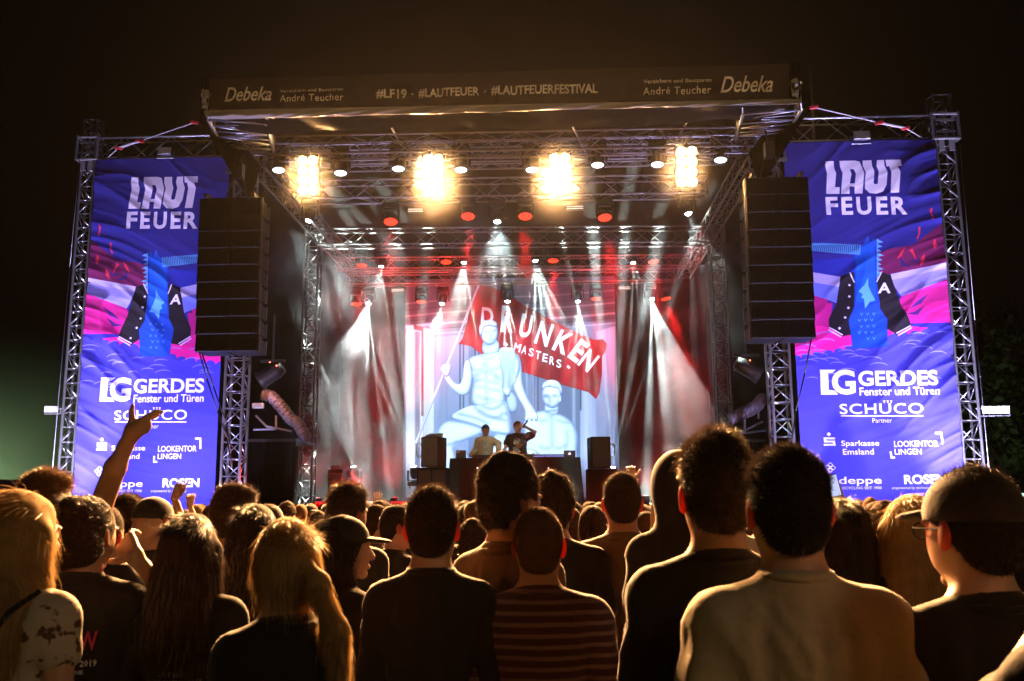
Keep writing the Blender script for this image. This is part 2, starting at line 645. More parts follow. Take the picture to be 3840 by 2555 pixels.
    T('empowered by technology', z2, 647, 1456, 880, 1476, shear=.2)
    return cv.done()


def fascia_art():
    YF = 13.8
    W, H = 1800, 132
    tl, tr, bl = PY(785, 297, YF), PY(2960, 240, YF), PY(785, 413, YF)
    cv = Canvas(W, H, (.10, .09, .08))

    def T(s_, u0, v0, u1, v1, **k):
        # box given by left / right photo columns and the rows at its middle
        um = (u0 + u1) / 2
        xa, xb = PY(u0, v0, YF).x, PY(u1, v0, YF).x
        f = (PY(um, v0, YF).x - tl.x) / (tr.x - tl.x)
        ztop = tl.z + (tr.z - tl.z) * f
        hh = tl.z - bl.z
        ya, yb = (ztop - PY(um, v0, YF).z) / hh * H, (ztop - PY(um, v1, YF).z) / hh * H
        cv.text(s_, (xa - tl.x) / (tr.x - tl.x) * W, ya, (xb - tl.x) / (tr.x - tl.x) * W, yb, (.90, .87, .80), **k)
    for u0, v0, u1, v1 in ((840, 326, 1018, 380), (2704, 280, 2902, 336)):
        T('Debeka', u0, v0, u1, v1, bold=.015, shear=.35)
    for a, b, c, d, e, f in ((1046, 331, 1286, 346, 352, 378), (2414, 291, 2670, 309, 318, 345)):
        T('Versichern und Bausparen', a, b, c, d, bold=.01)
        T('André Teucher', a, e, c, f, bold=.01, space=1.1)
    T('#LF19', 1410, 332, 1524, 368, bold=.03)
    T('·', 1541, 345, 1549, 353, bold=.03)
    T('#LAUTFEUER', 1568, 327, 1798, 361, bold=.03)
    T('·', 1816, 338, 1824, 346, bold=.03)
    T('#LAUTFEUERFESTIVAL', 1842, 315, 2243, 352, bold=.03)
    A = cv.done()
    n = vnoise(*np.meshgrid(np.linspace(0, 90, W), np.linspace(0, 7, H)), 3)[..., None]
    return A * (1 + .15 * n)


YB = 26.6


def backdrop_art():
    W, H = 800, 900
    tl, tr, bl = PY(1516, 1050, YB), PY(2316, 1050, YB), PY(1516, 1900, YB)
    cv = Canvas(W, H, (.40, .46, .58))

    def c(pts):
        out = []
        for a, b in pts:
            p = PY(1450 + .5102 * a, 1050 + .5102 * b, YB)
            out.append(((p.x - tl.x) / (tr.x - tl.x) * W, (tl.z - p.z) / (tl.z - bl.z) * H))
        return out
    P = lambda pts, col, a=1.0: cv.poly(c(pts), col, a)
    # painted hall: wall, cornices, pilasters, folds
    P([(100, 0), (1720, 0), (1720, 330), (1400, 300), (900, 260), (400, 290), (100, 350)], (.34, .38, .48))
    for k, (yo, hh, col) in enumerate(((60, 10, (.60, .66, .76)), (110, 8, (.22, .25, .33)), (150, 14, (.62, .68, .78)), (190, 8, (.25, .28, .36)), (225, 18, (.72, .78, .88)), (265, 10, (.24, .27, .35)), (300, 12, (.60, .66, .78)))):
        up, dn = [], []
        for x in range(100, 1730, 60):
            s_ = abs(x - 900) / 800
            y = yo + 60 - 55 * s_ ** 1.6 * (-1 if x < 900 else .9)
            up.append((x, y))
            dn.append((x, y + hh))
        P(up + dn[::-1], col, .9)
    P([(130, 330), (260, 350), (260, 1600), (130, 1600)], (.86, .90, .97))
    P([(200, 380), (235, 380), (235, 1600), (200, 1600)], (.45, .47, .58))
    P([(190, 330), (262, 345), (262, 1000), (245, 1000), (245, 375), (190, 365)], (.45, .20, .26))
    P([(262, 350), (340, 370), (340, 1600), (262, 1600)], (.82, .86, .95))
    P([(340, 420), (600, 400), (600, 1600), (340, 1600)], (.52, .59, .72))
    P([(1560, 380), (1700, 340), (1700, 1600), (1440, 1600), (1440, 760), (1560, 700)], (.60, .62, .76))
    P([(1440, 780), (1560, 820), (1560, 1600), (1440, 1600)], (.66, .70, .84))
    for x in (532, 558, 645, 672, 1092, 1118, 1440):
        P([(x, 470), (x + 9, 470), (x + 9, 960), (x, 960)], (.16, .20, .30), .85)
    for k in range(16):
        x = rng.uniform(130, 1700)
        P([(x, 350), (x + 8, 350), (x + 26, 1600), (x - 6, 1600)], (.85, .89, .97) if k % 2 else (.40, .45, .58), .22)
    cv.A = blur(cv.A, 2)
    # flag
    flag = [(668, 42), (760, 42), (900, 118), (1150, 255), (1380, 370), (1540, 440), (1610, 436), (1638, 470), (1630, 520), (1605, 560), (1602, 700), (1585, 830), (1560, 876), (1500, 825), (1300, 770), (1010, 678), (830, 610), (690, 540), (620, 490), (525, 470), (556, 430), (572, 370), (585, 320), (605, 260), (622, 200), (646, 150), (655, 90)]
    fm, fb = cv.pmask(c(flag), (0, H * 2, 0, W * 2))
    yy, xx = np.mgrid[0:H * 2, 0:W * 2]
    fold = .5 + .5 * np.sin(xx * .016 - yy * .010 + 2.0 * np.sin(yy * .006 + xx * .002))
    fold = fold + .35 * np.sin(xx * .045 + yy * .012)
    fc = np.array((.66, .07, .12)) * (.72 + .36 * np.clip(fold, 0, 1.2))[..., None]
    cv.A = cv.A * (1 - fm[..., None]) + fc * fm[..., None]
    e = blur(fm, 6)
    cv.A *= (1 - .35 * fm * np.clip(1.4 - 1.4 * e * 1.0, 0, 1))[..., None]
    wh = (.92, .93, .97)

    def letter(ch, cx, cy, w_, h_, ang, bold=.03, shear=0.0):
        ca, sa = math.cos(R(ang)), math.sin(R(ang))

        def wp(p):
            x, y = p[:, 0], p[:, 1]
            X = cx + x * ca - y * sa + 3 * np.sin(y * .06)
            Y = cy + x * sa + y * ca
            return np.array(c(list(zip(X, Y))))
        cv.text(ch, -w_ / 2, -h_ / 2, w_ / 2, h_ / 2, wh, bold=bold, warp=wp, shear=shear)
    for ch, cx, cy, w_, h_, ang in (('D', 742, 262, 92, 120, 4), ('R', 892, 288, 92, 196, 3), ('U', 1030, 338, 88, 172, 10), ('N', 1168, 396, 104, 172, 17), ('K', 1312, 458, 112, 165, 24), ('E', 1428, 522, 84, 168, 36), ('N', 1503, 592, 100, 150, 38)):
        letter(ch, cx, cy, w_, h_, ang)
    for k, ch in enumerate('MASTERS'):
        f = k / 6
        letter(ch, 968 + 312 * f, 497 + 118 * f ** 1.1, 38 if ch != 'M' else 50, 62, 19 - 9 * f, bold=.025)
    P([(863, 478), (880, 458), (900, 474), (882, 492)], wh)
    P([(1336, 636), (1352, 626), (1368, 646), (1352, 654)], wh)
    cv.line(c([(678, 42), (205, 1200)]), 9, (.80, .86, .96))
    cv.line(c([(684, 42), (211, 1200)]), 2.5, (.50, .57, .70))

    def marble(pts, r=13, dark=(.22, .32, .52), light=(.88, .94, 1.0), d=.62, power=.75):
        r = int(r * 1.5)
        pc = round_off(c(pts))
        bb = cv.box(pc, 4 * r + 16)
        m = cv.pmask(pc, bb)[0]
        b = blur(m, r)
        e_ = np.clip((b - .45) / .5, 0, 1) ** power
        gy, gx = np.gradient(blur(m, r + 4))
        s_ = np.clip(.20 + .80 * e_ - d * 18 * (-gx * .5 - gy * .8), 0, 1)
        colr = np.array(dark) + (np.array(light) - np.array(dark)) * s_[..., None]
        mm = blur(m, 1)[..., None]
        y0, y1, x0, x1 = bb
        cv.A[y0:y1, x0:x1] = cv.A[y0:y1, x0:x1] * (1 - mm) + colr * mm

    def crease(pts, wd=3, r=3, a=.35, col=(.34, .46, .66)):
        q = c(pts)
        q = [q[0]] + list(round_off(q, 2)[: -4]) + [q[-1]] if len(q) > 2 else q
        w_ = 9 if wd >= 4 else 3
        m, bb = cv.stroke(q, w_, 4 * r + 20)
        cv.put((np.clip(blur(m, r + (5 if wd >= 4 else 0)) * 1.7, 0, 1), bb), col, a * .95)
        if wd >= 4:
            q2 = [(x + 3, y + 5) for x, y in q]
            m, bb = cv.stroke(q2, 5, 4 * r + 20)
            cv.put((np.clip(blur(m, r + 3) * 1.4, 0, 1), bb), (.95, .98, 1), .25)
    ellp = lambda cx, cy, rx, ry, n=24, rot=0: [(cx + rx * math.cos(t) * math.cos(rot) - ry * math.sin(t) * math.sin(rot), cy + rx * math.cos(t) * math.sin(rot) + ry * math.sin(t) * math.cos(rot)) for t in np.linspace(0, 2 * math.pi, n, endpoint=False)]
    # drapery behind, legs
    marble([(900, 800), (960, 850), (975, 930), (950, 980), (905, 970), (880, 900)], 8, light=(.70, .78, .90))
    marble([(780, 1120), (925, 1120), (935, 1400), (700, 1400)], 12, light=(.78, .86, .97))
    marble([(450, 1025), (600, 1050), (770, 1095), (660, 1150), (560, 1185), (478, 1215), (505, 1300), (545, 1400), (548, 1600), (415, 1600), (402, 1400), (372, 1250), (352, 1130), (395, 1060)], 14, light=(.84, .91, 1))
    crease([(430, 1215), (470, 1210), (520, 1190)], 5, 4, .5)
    # far arm, torso, near arm
    marble([(938, 525), (985, 560), (1003, 640), (1002, 760), (1050, 880), (1100, 955), (1130, 1005), (1120, 1050), (1085, 1030), (1040, 1050), (1020, 1000), (1030, 960), (960, 850), (925, 750)], 10)
    # second man
    marble([(1172, 880), (1280, 880), (1278, 1010), (1172, 1010)], 9, light=(.80, .88, .98))
    marble([(1120, 968), (1185, 955), (1225, 985), (1280, 982), (1360, 1020), (1412, 1085), (1427, 1170), (1412, 1270), (1442, 1400), (1445, 1600), (990, 1600), (1000, 1330), (1040, 1200), (1003, 1060), (1040, 1000)], 15, light=(.82, .90, 1.0))
    marble(ellp(1229, 842, 77, 102), 14)
    marble([(1150, 800), (1158, 760), (1190, 736), (1240, 732), (1285, 750), (1308, 800), (1305, 850), (1290, 850), (1285, 805), (1240, 790), (1190, 785), (1160, 800), (1152, 830)], 6, light=(.92, .97, 1))
    marble(ellp(1288, 880, 11, 24), 3)
    for q in (((1165, 852), (1205, 848)), ((1232, 850), (1268, 858)), ((1212, 855), (1208, 895), (1222, 902)), ((1185, 925), (1215, 922)), ((1160, 860), (1200, 862)), ((1185, 970), (1260, 960))):
        crease(q, 4, 2, .55)
    for q in (((1228, 1010), (1232, 1230)), ((1130, 1225), (1175, 1245), (1225, 1235)), ((1245, 1235), (1290, 1245), (1335, 1210)), ((1340, 1100), (1350, 1180), (1335, 1260)), ((1120, 1040), (1200, 1035)), ((1260, 1030), (1360, 1060)), ((1245, 985), (1230, 1010), (1190, 1000))):
        crease(q, 5, 5, .4)
    marble([(1020, 1240), (1080, 1240), (1130, 1270), (1150, 1330), (1010, 1330)], 9)
    # first man
    marble([(704, 430), (832, 430), (835, 560), (700, 560)], 10, light=(.80, .88, .98))
    marble([(585, 575), (640, 560), (710, 542), (850, 520), (950, 530), (990, 590), (985, 690), (945, 760), (890, 800), (862, 860), (900, 940), (626, 940), (622, 860), (632, 790), (640, 720), (600, 690)], 17)
    marble([(600, 568), (570, 600), (560, 660), (555, 730), (530, 778), (475, 735), (450, 680), (405, 690), (432, 760), (515, 842), (560, 855), (605, 835), (628, 760), (632, 650)], 9)
    marble([(388, 640), (410, 620), (468, 612), (470, 640), (458, 690), (438, 720), (408, 690), (388, 680)], 5)
    for y in (640, 655, 670):
        crease([(392, y), (440, y + 4)], 3, 2, .5)
    for q in (((605, 650), (650, 668), (712, 660), (722, 610)), ((735, 600), (738, 650), (800, 662), (850, 640)), ((640, 700), (690, 690), (730, 670), (790, 690), (835, 730)), ((735, 670), (738, 930)), ((650, 740), (720, 735)), ((655, 790), (725, 790)), ((750, 745), (835, 765)), ((750, 800), (850, 820)), ((640, 720), (632, 800)), ((660, 850), (720, 880), (800, 880)), ((625, 600), (640, 680)), ((690, 560), (735, 590), (800, 570)), ((650, 700), (680, 730), (660, 760)), ((800, 700), (840, 740))):
        crease(q, 5, 5, .38)
    marble([(622, 915), (700, 925), (890, 868), (905, 960), (928, 1120), (890, 1142), (780, 1128), (640, 1065), (445, 1020), (500, 970)], 9, light=(.86, .92, 1))
    for q in (((640, 925), (700, 990), (780, 1020), (900, 990)), ((700, 930), (790, 960), (880, 900)), ((520, 985), (640, 1010), (760, 1060)), ((680, 960), (760, 1010), (890, 1040)), ((450, 1022), (640, 1066), (780, 1130), (890, 1142)), ((870, 900), (905, 1000), (915, 1100))):
        crease(q, 5, 4, .5)
    marble(ellp(757, 388, 66, 92), 13)
    marble([(680, 400), (678, 340), (700, 308), (750, 290), (800, 298), (822, 330), (815, 350), (760, 335), (720, 345), (705, 375), (700, 410), (692, 420)], 6, light=(.92, .97, 1))
    for q in (((715, 385), (750, 380)), ((775, 376), (805, 374)), ((762, 385), (766, 415), (780, 415)), ((755, 440), (790, 438)), ((715, 478), (760, 482), (810, 465))):
        crease(q, 4, 2, .5)
    for k in range(26):
        a, b = rng.uniform(690, 812), rng.uniform(298, 345)
        crease([(a, b), (a + rng.uniform(-9, 9), b + 9)], 2, 1, .35)
        a, b = rng.uniform(1165, 1300), rng.uniform(740, 792)
        crease([(a, b), (a + rng.uniform(-9, 9), b + 9)], 2, 1, .35)
    marble([(818, 505), (880, 492), (945, 500), (955, 560), (945, 680), (968, 745), (925, 785), (912, 858), (885, 860), (850, 810), (862, 740), (842, 640)], 8, light=(.92, .95, .98))
    for x in (850, 870, 892, 915, 935):
        crease([(x, 520), (x + 8, 640), (x + rng.uniform(-6, 10), 800)], 4, 3, .4)
    marble([(1035, 985), (1060, 960), (1110, 968), (1128, 1020), (1105, 1048), (1092, 1010), (1075, 1050), (1058, 1008), (1040, 1045), (1018, 1030)], 5)
    return np.clip(cv.done(), 0, 1)


IM_WL = make_image('wing_print_first', wing_art(False))
IM_WR = make_image('wing_print_second', wing_art(True))
IM_FA = make_image('fascia_print', fascia_art())
IM_BD = make_image('backdrop_print', backdrop_art())

# ------------------------------------------------------------------ ground, haze
def sheet(name, x0, x1, y0, y1, z, m, n=1):
    bm = bmesh.new()
    bmesh.ops.create_grid(bm, x_segments=n, y_segments=n, size=0.5, matrix=Matrix.Translation(((x0 + x1) / 2, (y0 + y1) / 2, z)) @ Matrix.Diagonal((x1 - x0, y1 - y0, 1, 1)))
    return obj(name, bm, m)


GRASS = mat('trodden_grass', (0.045, 0.05, 0.02), 0.95, noise=0.5, nscale=3, bump=0.6, bscale=60)
tag(sheet('ground', -150, 150, -60, 240, 0.0, GRASS), 'dark trodden festival ground under the crowd', kind='structure')

hz = bmesh.new()
bx(hz, (0, 22, 7.5), (64, 84, 17))
hm = bpy.data.materials.new('night_haze')
hm.use_nodes = True
hn = hm.node_tree
hn.nodes.remove(hn.nodes['Principled BSDF'])
pv = hn.nodes.new('ShaderNodeVolumePrincipled')
pv.inputs['Color'].default_value = (0.9, 0.9, 0.9, 1)
pv.inputs['Density'].default_value = 0.000028
pv.inputs['Anisotropy'].default_value = 0.75
hn.links.new(pv.outputs['Volume'], hn.nodes['Material Output'].inputs['Volume'])
tag(obj('haze', hz, hm), 'thin drifting haze over the crowd and the stage', kind='stuff')

DECK = 1.55
Y1, Y2, Y3, Y4, Y5 = 16.5, 18.9, 22.0, 24.5, 25.9

sb = bmesh.new()
bx(sb, (0.35, 21.75, 4.75), (12.0, 9.3, 6.3))
sm = bpy.data.materials.new('stage_smoke')
sm.use_nodes = True
sn, sl = sm.node_tree.nodes, sm.node_tree.links
sn.remove(sn['Principled BSDF'])
pv = sn.new('ShaderNodeVolumePrincipled')
pv.inputs['Color'].default_value = (0.93, 0.93, 0.93, 1)
pv.inputs['Anisotropy'].default_value = 0.15
tc = sn.new('ShaderNodeTexCoord')
nz = sn.new('ShaderNodeTexNoise')
nz.inputs['Scale'].default_value = 0.75
nz.inputs['Detail'].default_value = 3
nz.inputs['Distortion'].default_value = 0.8
rp = sn.new('ShaderNodeMapRange')
rp.inputs['From Min'].default_value = 0.45
rp.inputs['From Max'].default_value = 0.78
rp.inputs['To Min'].default_value = 0.002
rp.inputs['To Max'].default_value = 0.085
sl.new(tc.outputs['Object'], nz.inputs['Vector'])
sl.new(nz.outputs['Fac'], rp.inputs['Value'])
# the smoke hangs under the roof and beside the picture; the air before the picture is thin
sx_ = sn.new('ShaderNodeSeparateXYZ')
sl.new(tc.outputs['Object'], sx_.inputs[0])


def srange(src, a, b, c, d):
    n = sn.new('ShaderNodeMapRange')
    n.interpolation_type = 'SMOOTHSTEP'
    for i, v in enumerate((a, b, c, d)):
        n.inputs[i + 1].default_value = v
    sl.new(src, n.inputs[0])
    return n.outputs[0]


def smath(op, a, b):
    n = sn.new('ShaderNodeMath')
    n.operation = op
    for i, v in enumerate((a, b)):
        if isinstance(v, (int, float)):
            n.inputs[i].default_value = v
        else:
            sl.new(v, n.inputs[i])
    return n.outputs[0]


ax_ = smath('ABSOLUTE', smath('SUBTRACT', sx_.outputs['X'], .45), 0)
high = srange(sx_.outputs['Z'], 5.4, 6.5, 0, .7)
side_ = smath('MULTIPLY', srange(ax_, 2.5, 3.5, 0, .30), srange(ax_, 5.4, 4.4, 0, 1))
low_ = srange(sx_.outputs['Z'], 3.0, 1.6, 0, .25)
dens = smath('ADD', smath('MAXIMUM', smath('MAXIMUM', high, side_), low_), .10)
sl.new(smath('MULTIPLY', dens, rp.outputs['Result']), pv.inputs['Density'])
sl.new(pv.outputs['Volume'], sn['Material Output'].inputs['Volume'])
tag(obj('smoke', sb, sm), 'theatrical smoke hanging in the beams on the stage', kind='stuff')
sm.cycles.volume_sampling = 'EQUIANGULAR'
cy.volume_step_rate = 2.0
cy.volume_max_steps = 128

# ------------------------------------------------------------------ trusses
_tube_me = {}


def unit_tube(r, n, m):
    k = (round(r, 4), n, m.name)
    if k not in _tube_me:
        bm = bmesh.new()
        tube(bm, (0, 0, -.5), (0, 0, .5), r, n)
        me = finish(bm, 'truss_tube', m)
        me.polygons.foreach_set('use_smooth', [len(p.vertices) == 4 for p in me.polygons])
        _tube_me[k] = me
    return _tube_me[k]


def seg(a, b):
    a, b = Vector(a), Vector(b)
    d = b - a
    q = Vector((0, 0, 1)).rotation_difference(d.normalized())
    return Matrix.Translation((a + b) / 2) @ q.to_matrix().to_4x4() @ Matrix.Diagonal((1, 1, d.length, 1))


def truss(name, label, cat, p0, p1, size, group=None, up=(0, 0, 1), bay=None, rungs=True, pieces=True, r=0.024, rb=0.0095, m=None, size2=None, kind=None):
    p0, p1 = Vector(p0), Vector(p1)
    L = (p1 - p0).length
    ax = (p1 - p0).normalized()
    w = Vector(up) - ax * ax.dot(Vector(up))
    w.normalize()
    s_ = ax.cross(w)
    M = Matrix((ax, s_, w)).transposed().to_4x4()
    M.translation = p0
    t = thing(name, label, cat, M=M, group=group)
    m = m or ALU
    h, k2 = size / 2, (size2 or size) / 2
    C4 = [(-k2, -h), (k2, -h), (k2, h), (-k2, h)]
    me = unit_tube(r, 8, m)
    for a, b in C4:
        link('chord', me, t, seg((0, a, b), (L, a, b)))
    bay = bay or size * 1.05
    n = max(2, round(L / bay))
    st = L / n
    segs = []
    for f in range(4):
        A, B = C4[f], C4[(f + 1) % 4]
        for i in range(n):
            P, Q = (A, B) if (i + f) % 2 else (B, A)
            segs.append(((i * st, *P), ((i + 1) * st, *Q)))
            if rungs:
                segs.append(((i * st, *A), (i * st, *B)))
        segs.append(((L, *A), (L, *B)))
        if not rungs:
            segs.append(((0, *A), (0, *B)))
    if pieces:
        mb = unit_tube(rb, 6, m)
        for a, b in segs:
            link('brace', mb, t, seg(a, b))
    else:
        bm = bmesh.new()
        for a, b in segs:
            tube(bm, a, b, rb, 5, caps=False)
        o = obj('lacing', bm, m, t)
        o['kind'] = 'stuff'
    return t


def stay(name, label, cat, pts, r, m, group=None, n=6):
    bm = bmesh.new()
    path(bm, pts, r, n)
    return tag(obj(name, bm, m, smooth=True), label, cat, group)


# wing towers and their top trusses
def wing(side):
    Lf = side < 0
    Y = YL if Lf else YR
    nm = 'left' if Lf else 'right'
    sz = 0.27 if Lf else 0.32
    cxp, cyp = (327, 657) if Lf else (3552, 620)
    c = PY(cxp, cyp, Y)
    X = c.x
    topz = PY(330, 450, Y).z if Lf else PY(3570, 355, Y).z
    tw = truss('truss_tower', 'silver lattice tower outside the banner at the %s end of the stage' % nm, 'truss tower', (X, Y + sz / 2, 0), (X, Y + sz / 2, topz), sz, 'lattice towers at the two outer ends', up=(0, 1, 0), r=0.026, rb=0.012)
    zb = PY(380, 595, Y).z if Lf else PY(3500, 519, Y).z
    zt = PY(380, 518, Y).z if Lf else PY(3500, 433, Y).z
    # sleeve block running on the tower (tower local axes: x = up, y = side, z = depth)
    def TL(x, y, z):
        return Vector((z, (x - X), y - (Y + sz / 2)))
    bm = bmesh.new()
    e = sz / 2 + 0.075
    for dx in (-e, e):
        for dy in (-e, e):
            a, b = Vector((X + dx, Y + sz / 2 + dy, zb - .05)), Vector((X + dx, Y + sz / 2 + dy, zt + .03))
            tube(bm, a, b, .03, 8)
    for z in (zb - .03, zt):
        for i in range(4):
            P = [(-e, -e), (e, -e), (e, e), (-e, e)]
            a, b = P[i], P[(i + 1) % 4]
            tube(bm, (X + a[0], Y + sz / 2 + a[1], z), (X + b[0], Y + sz / 2 + b[1], z), .028, 8)
    for z in (zb + .1, zt - .12):
        bx(bm, (X, Y + sz / 2 - e, z), (e * 1.5, .012, .05))
    inv = tw.matrix_world.inverted()
    sl_ = obj('sleeve_block', bm, ALU, tw, inv, smooth=False)
    bm = bmesh.new()
    for dx in (-1, 1):
        bx(bm, (X + dx * sz * .28, Y + sz / 2 - e + .02, zb - .16), (sz * .3, .02, .22))
    obj('guide_plate', bm, STEEL, tw, inv)
    bm = bmesh.new()
    bx(bm, (X, Y + sz / 2, .04), (1.3, 1.3, .06))
    for dx in (-1, 1):
        tube(bm, (X + dx * .6, Y + sz / 2, .07), (X, Y + sz / 2, 1.2), .03, 8)
    obj('base_frame', bm, STEEL, tw, inv)
    # top truss
    x_in = X + (e + .03) * (1 if Lf else -1)
    xe = PY(905, 590, Y).x if Lf else PY(2890, 540, Y).x
    hgt = zt - zb
    sl2 = 0.0
    truss('wing_truss', 'purple lit top truss carrying the %s banner' % nm, 'truss', (x_in, Y + sz / 2, (zt + zb) / 2), (xe, Y + sz / 2, (zt + zb) / 2 + sl2), hgt, 'top trusses over the two banners', rungs=False, size2=sz, bay=.46, rb=0.012)
    return X, Y, sz, zb, zt


WL = wing(-1)
WR = wing(1)


def banner(side):
    Lf = side < 0
    X, Y, sz, zb, zt = WL if Lf else WR
    tl, tr = BANL if Lf else BANR
    tl, tr = Vector(tl), Vector(tr)
    z0 = zb - .05
    cs = [Vector((tl.x, Y - .06, z0)), Vector((tr.x, Y - .06, z0 + (0 if Lf else 0.0))), Vector((tr.x, Y - .06, BAN_BOTTOM)), Vector((tl.x, Y - .06, BAN_BOTTOM))]

    def disp(u, v):
        e = u if Lf else 1 - u            # 0 at the outer, laced edge
        k = (v * 7.3)
        w = 0
        # ridges running in from the ties on the outer edge
        a = .5 * np.sin(e * 5 + v * 3)
        n1 = vnoise(e * 3.0 + 4, v * 17 - e * (3.2 if Lf else 4.5) + a, 5 if Lf else 8)
        n2 = vnoise(e * 2.0 + 9, v * 30 - e * 3.4 + a, 6 if Lf else 9)
        rid = (1 - np.abs(n1)) ** 3
        rid2 = (1 - np.abs(n2)) ** 3
        calm = np.clip((v - .62) / .2, 0, 1)
        mid = np.exp(-((v - .50) / .16) ** 2)
        w = .030 * rid * np.exp(-e * 1.2) * (1 - .65 * calm) + .022 * rid2 * np.exp(-e * 2.2) + .020 * rid * mid
        w += .015 * vnoise(u * 3 + 2, v * 8, 12) * (.5 + .5 * v)
        n4 = vnoise(e * 2.2 + 3, v * 52 - e * 7 + a, 15)
        w += .009 * (1 - np.abs(n4)) ** 3 * np.exp(-e * 1.8)
        # scallops between the ties
        w += .02 * np.abs(np.sin(v * math.pi * 9)) * np.exp(-e * 14)
        return w
    t = thing('wing_banner', ('tall blue festival banner with jacket picture and sponsor names behind the left speaker array' if Lf else
                              'tall blue festival banner with jacket picture and sponsor names beside the right speaker array'), 'banner', group='printed banners at the two stage wings')
    im = IM_WL if Lf else IM_WR
    pm = print_mat('wing_print_%s' % ('first' if Lf else 'second'), im, rough=.62, spec=.15)
    cloth('printed_cloth', cs, 110, 330, disp, pm, t)
    bm = bmesh.new()
    xe = tl.x if Lf else tr.x
    xt = X + (sz / 2 if Lf else -sz / 2)
    for k in range(10):
        z = z0 - k * (z0 - BAN_BOTTOM) / 9
        tube(bm, (xe + (.02 if Lf else -.02), Y - .06, z), (xt, Y, z + .05), .008, 5)
        bx(bm, (xe + (.02 if Lf else -.02), Y - .06, z), (.04, .02, .03))
    o = obj('tie', bm, CABLE, t)
    o['kind'] = 'stuff'
    return cs


CSL = banner(-1)
CSR = banner(1)


# floodlights clamped to the wing trusses, and side floodlights
def flood(u, v, Y, w, h, label, group, down=18, col=ALU, yaw=0):
    p = PY(u, v, Y)
    t = thing('floodlight', label, 'floodlight', M=Matrix.Translation(p) @ Matrix.Rotation(R(yaw), 4, 'Z') @ Matrix.Rotation(R(down), 4, 'X'), group=group)
    bm = bmesh.new()
    vs = bx(bm, (0, 0, 0), (w, .12, h))
    for q in vs:
        if q.co.y > 0:
            q.co.x *= .6
            q.co.z *= .6
    obj('housing', bm, col, t, bevel=.008)
    bm = bmesh.new()
    bx(bm, (0, -.062, 0), (w * .86, .006, h * .8))
    obj('glass', bm, mat('lamp_glass', (.55, .56, .58), .15, 0, spec=.8), t)
    bm = bmesh.new()
    for s_ in (-1, 1):
        bx(bm, (s_ * (w / 2 + .012), .02, -h * .3), (.01, .03, h * .9))
    bx(bm, (0, .02, -h * .75), (w + .04, .03, .012))
    obj('bracket', bm, STEEL, t)
    return t


flood(622, 571, YL - .2, .30, .17, 'small silver floodlight clamped on the bottom chord above the left banner', 'floodlights on the top trusses', -12)
flood(3228, 513, YR - .2, .32, .18, 'small silver floodlight clamped on the bottom chord above the right banner', 'floodlights on the top trusses', -12)
WHITEHOUSE = mat('white_lamp_case', (.62, .64, .58), .5, noise=.1)
flood(197, 1535, YL, .27, .12, 'pale box lamp sticking out from the left tower', 'box lamps outside the two towers', 0, WHITEHOUSE, yaw=5)
flood(3730, 1537, YR, .46, .14, 'pale box lamp sticking out from the right tower', 'box lamps outside the two towers', 0, WHITEHOUSE, yaw=-6)
for a, b, Y in ((222, 268, YL), (3660, 3688, YR)):
    stay('lamp_arm', 'short steel arm holding the box lamp on the %s tower' % ('left' if Y == YL else 'right'), 'arm', [PY(a, 1533, Y), PY(b, 1531, Y + .1)], .012, STEEL, 'steel arms of the box lamps')

# ------------------------------------------------------------------ main roof structure
XC = [PY(887, 1500, Y1).x, PY(2925, 1500, Y1).x]         # front columns
XM = [PY(1158, 1500, Y3).x, PY(2712, 1500, Y3).x]
ZT = PY(1885, 555, Y1).z
for i, X in enumerate(XC):
    truss('roof_column', 'front lattice column of the roof behind the %s speaker array' % ('left', 'right')[i], 'truss column', (X, Y1, 0), (X, Y1, ZT + .3), .33, 'lattice columns of the stage roof', up=(0, 1, 0), r=.026, rb=.011, bay=.30)
    e = .26
    sb_ = thing('sleeve_block', 'aluminium sleeve block on top of the %s front column' % ('left', 'right')[i], 'sleeve block', (X, Y1, ZT), group='sleeve blocks of the roof')
    for z in (-.45, .12):
        for dy in (-e, e):
            bm = bmesh.new()
            bx(bm, (0, dy, z), (.6, .05, .06))
            obj('rail', bm, ALU, sb_)
    for dx in (-e, e):
        for dy in (-e, e):
            bm = bmesh.new()
            tube(bm, (dx, dy, -.5), (dx, dy, .2), .028, 8)
            obj('post', bm, ALU, sb_)
for i, X in enumerate(XM):
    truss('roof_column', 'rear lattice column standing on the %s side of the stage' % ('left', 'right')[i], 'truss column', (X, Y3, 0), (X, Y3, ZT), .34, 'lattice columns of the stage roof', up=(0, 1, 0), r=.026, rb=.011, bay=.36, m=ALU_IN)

# hanging cross trusses: (left pixel, right pixel of the centre line, plane, size, label)
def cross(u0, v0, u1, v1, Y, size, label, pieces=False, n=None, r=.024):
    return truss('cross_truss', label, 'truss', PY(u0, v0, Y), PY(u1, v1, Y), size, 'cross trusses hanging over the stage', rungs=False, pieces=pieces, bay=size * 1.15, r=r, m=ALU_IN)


cross(890, 562, 2880, 524, Y1 - .15, .36, 'front cross truss with the four glaring blinders', True)
cross(1010, 585, 2790, 548, Y1 + .85, .30, 'second cross truss just behind the front one', False)
cross(1090, 612, 2740, 580, Y1 + 1.5, .30, 'thin brown lit truss behind the front pair')
cross(1180, 722, 2650, 700, Y2, .40, 'cross truss level with the lower ends of the blinders', True)
cross(1195, 895, 2710, 885, Y3, .40, 'long cross truss above the middle row of red lamps', True)
cross(1262, 992, 2588, 980, Y4, .30, 'shorter cross truss just over the red lamps')
cross(1305, 1050, 2530, 1034, Y5, .32, 'lowest and farthest cross truss over the picture backdrop', True)
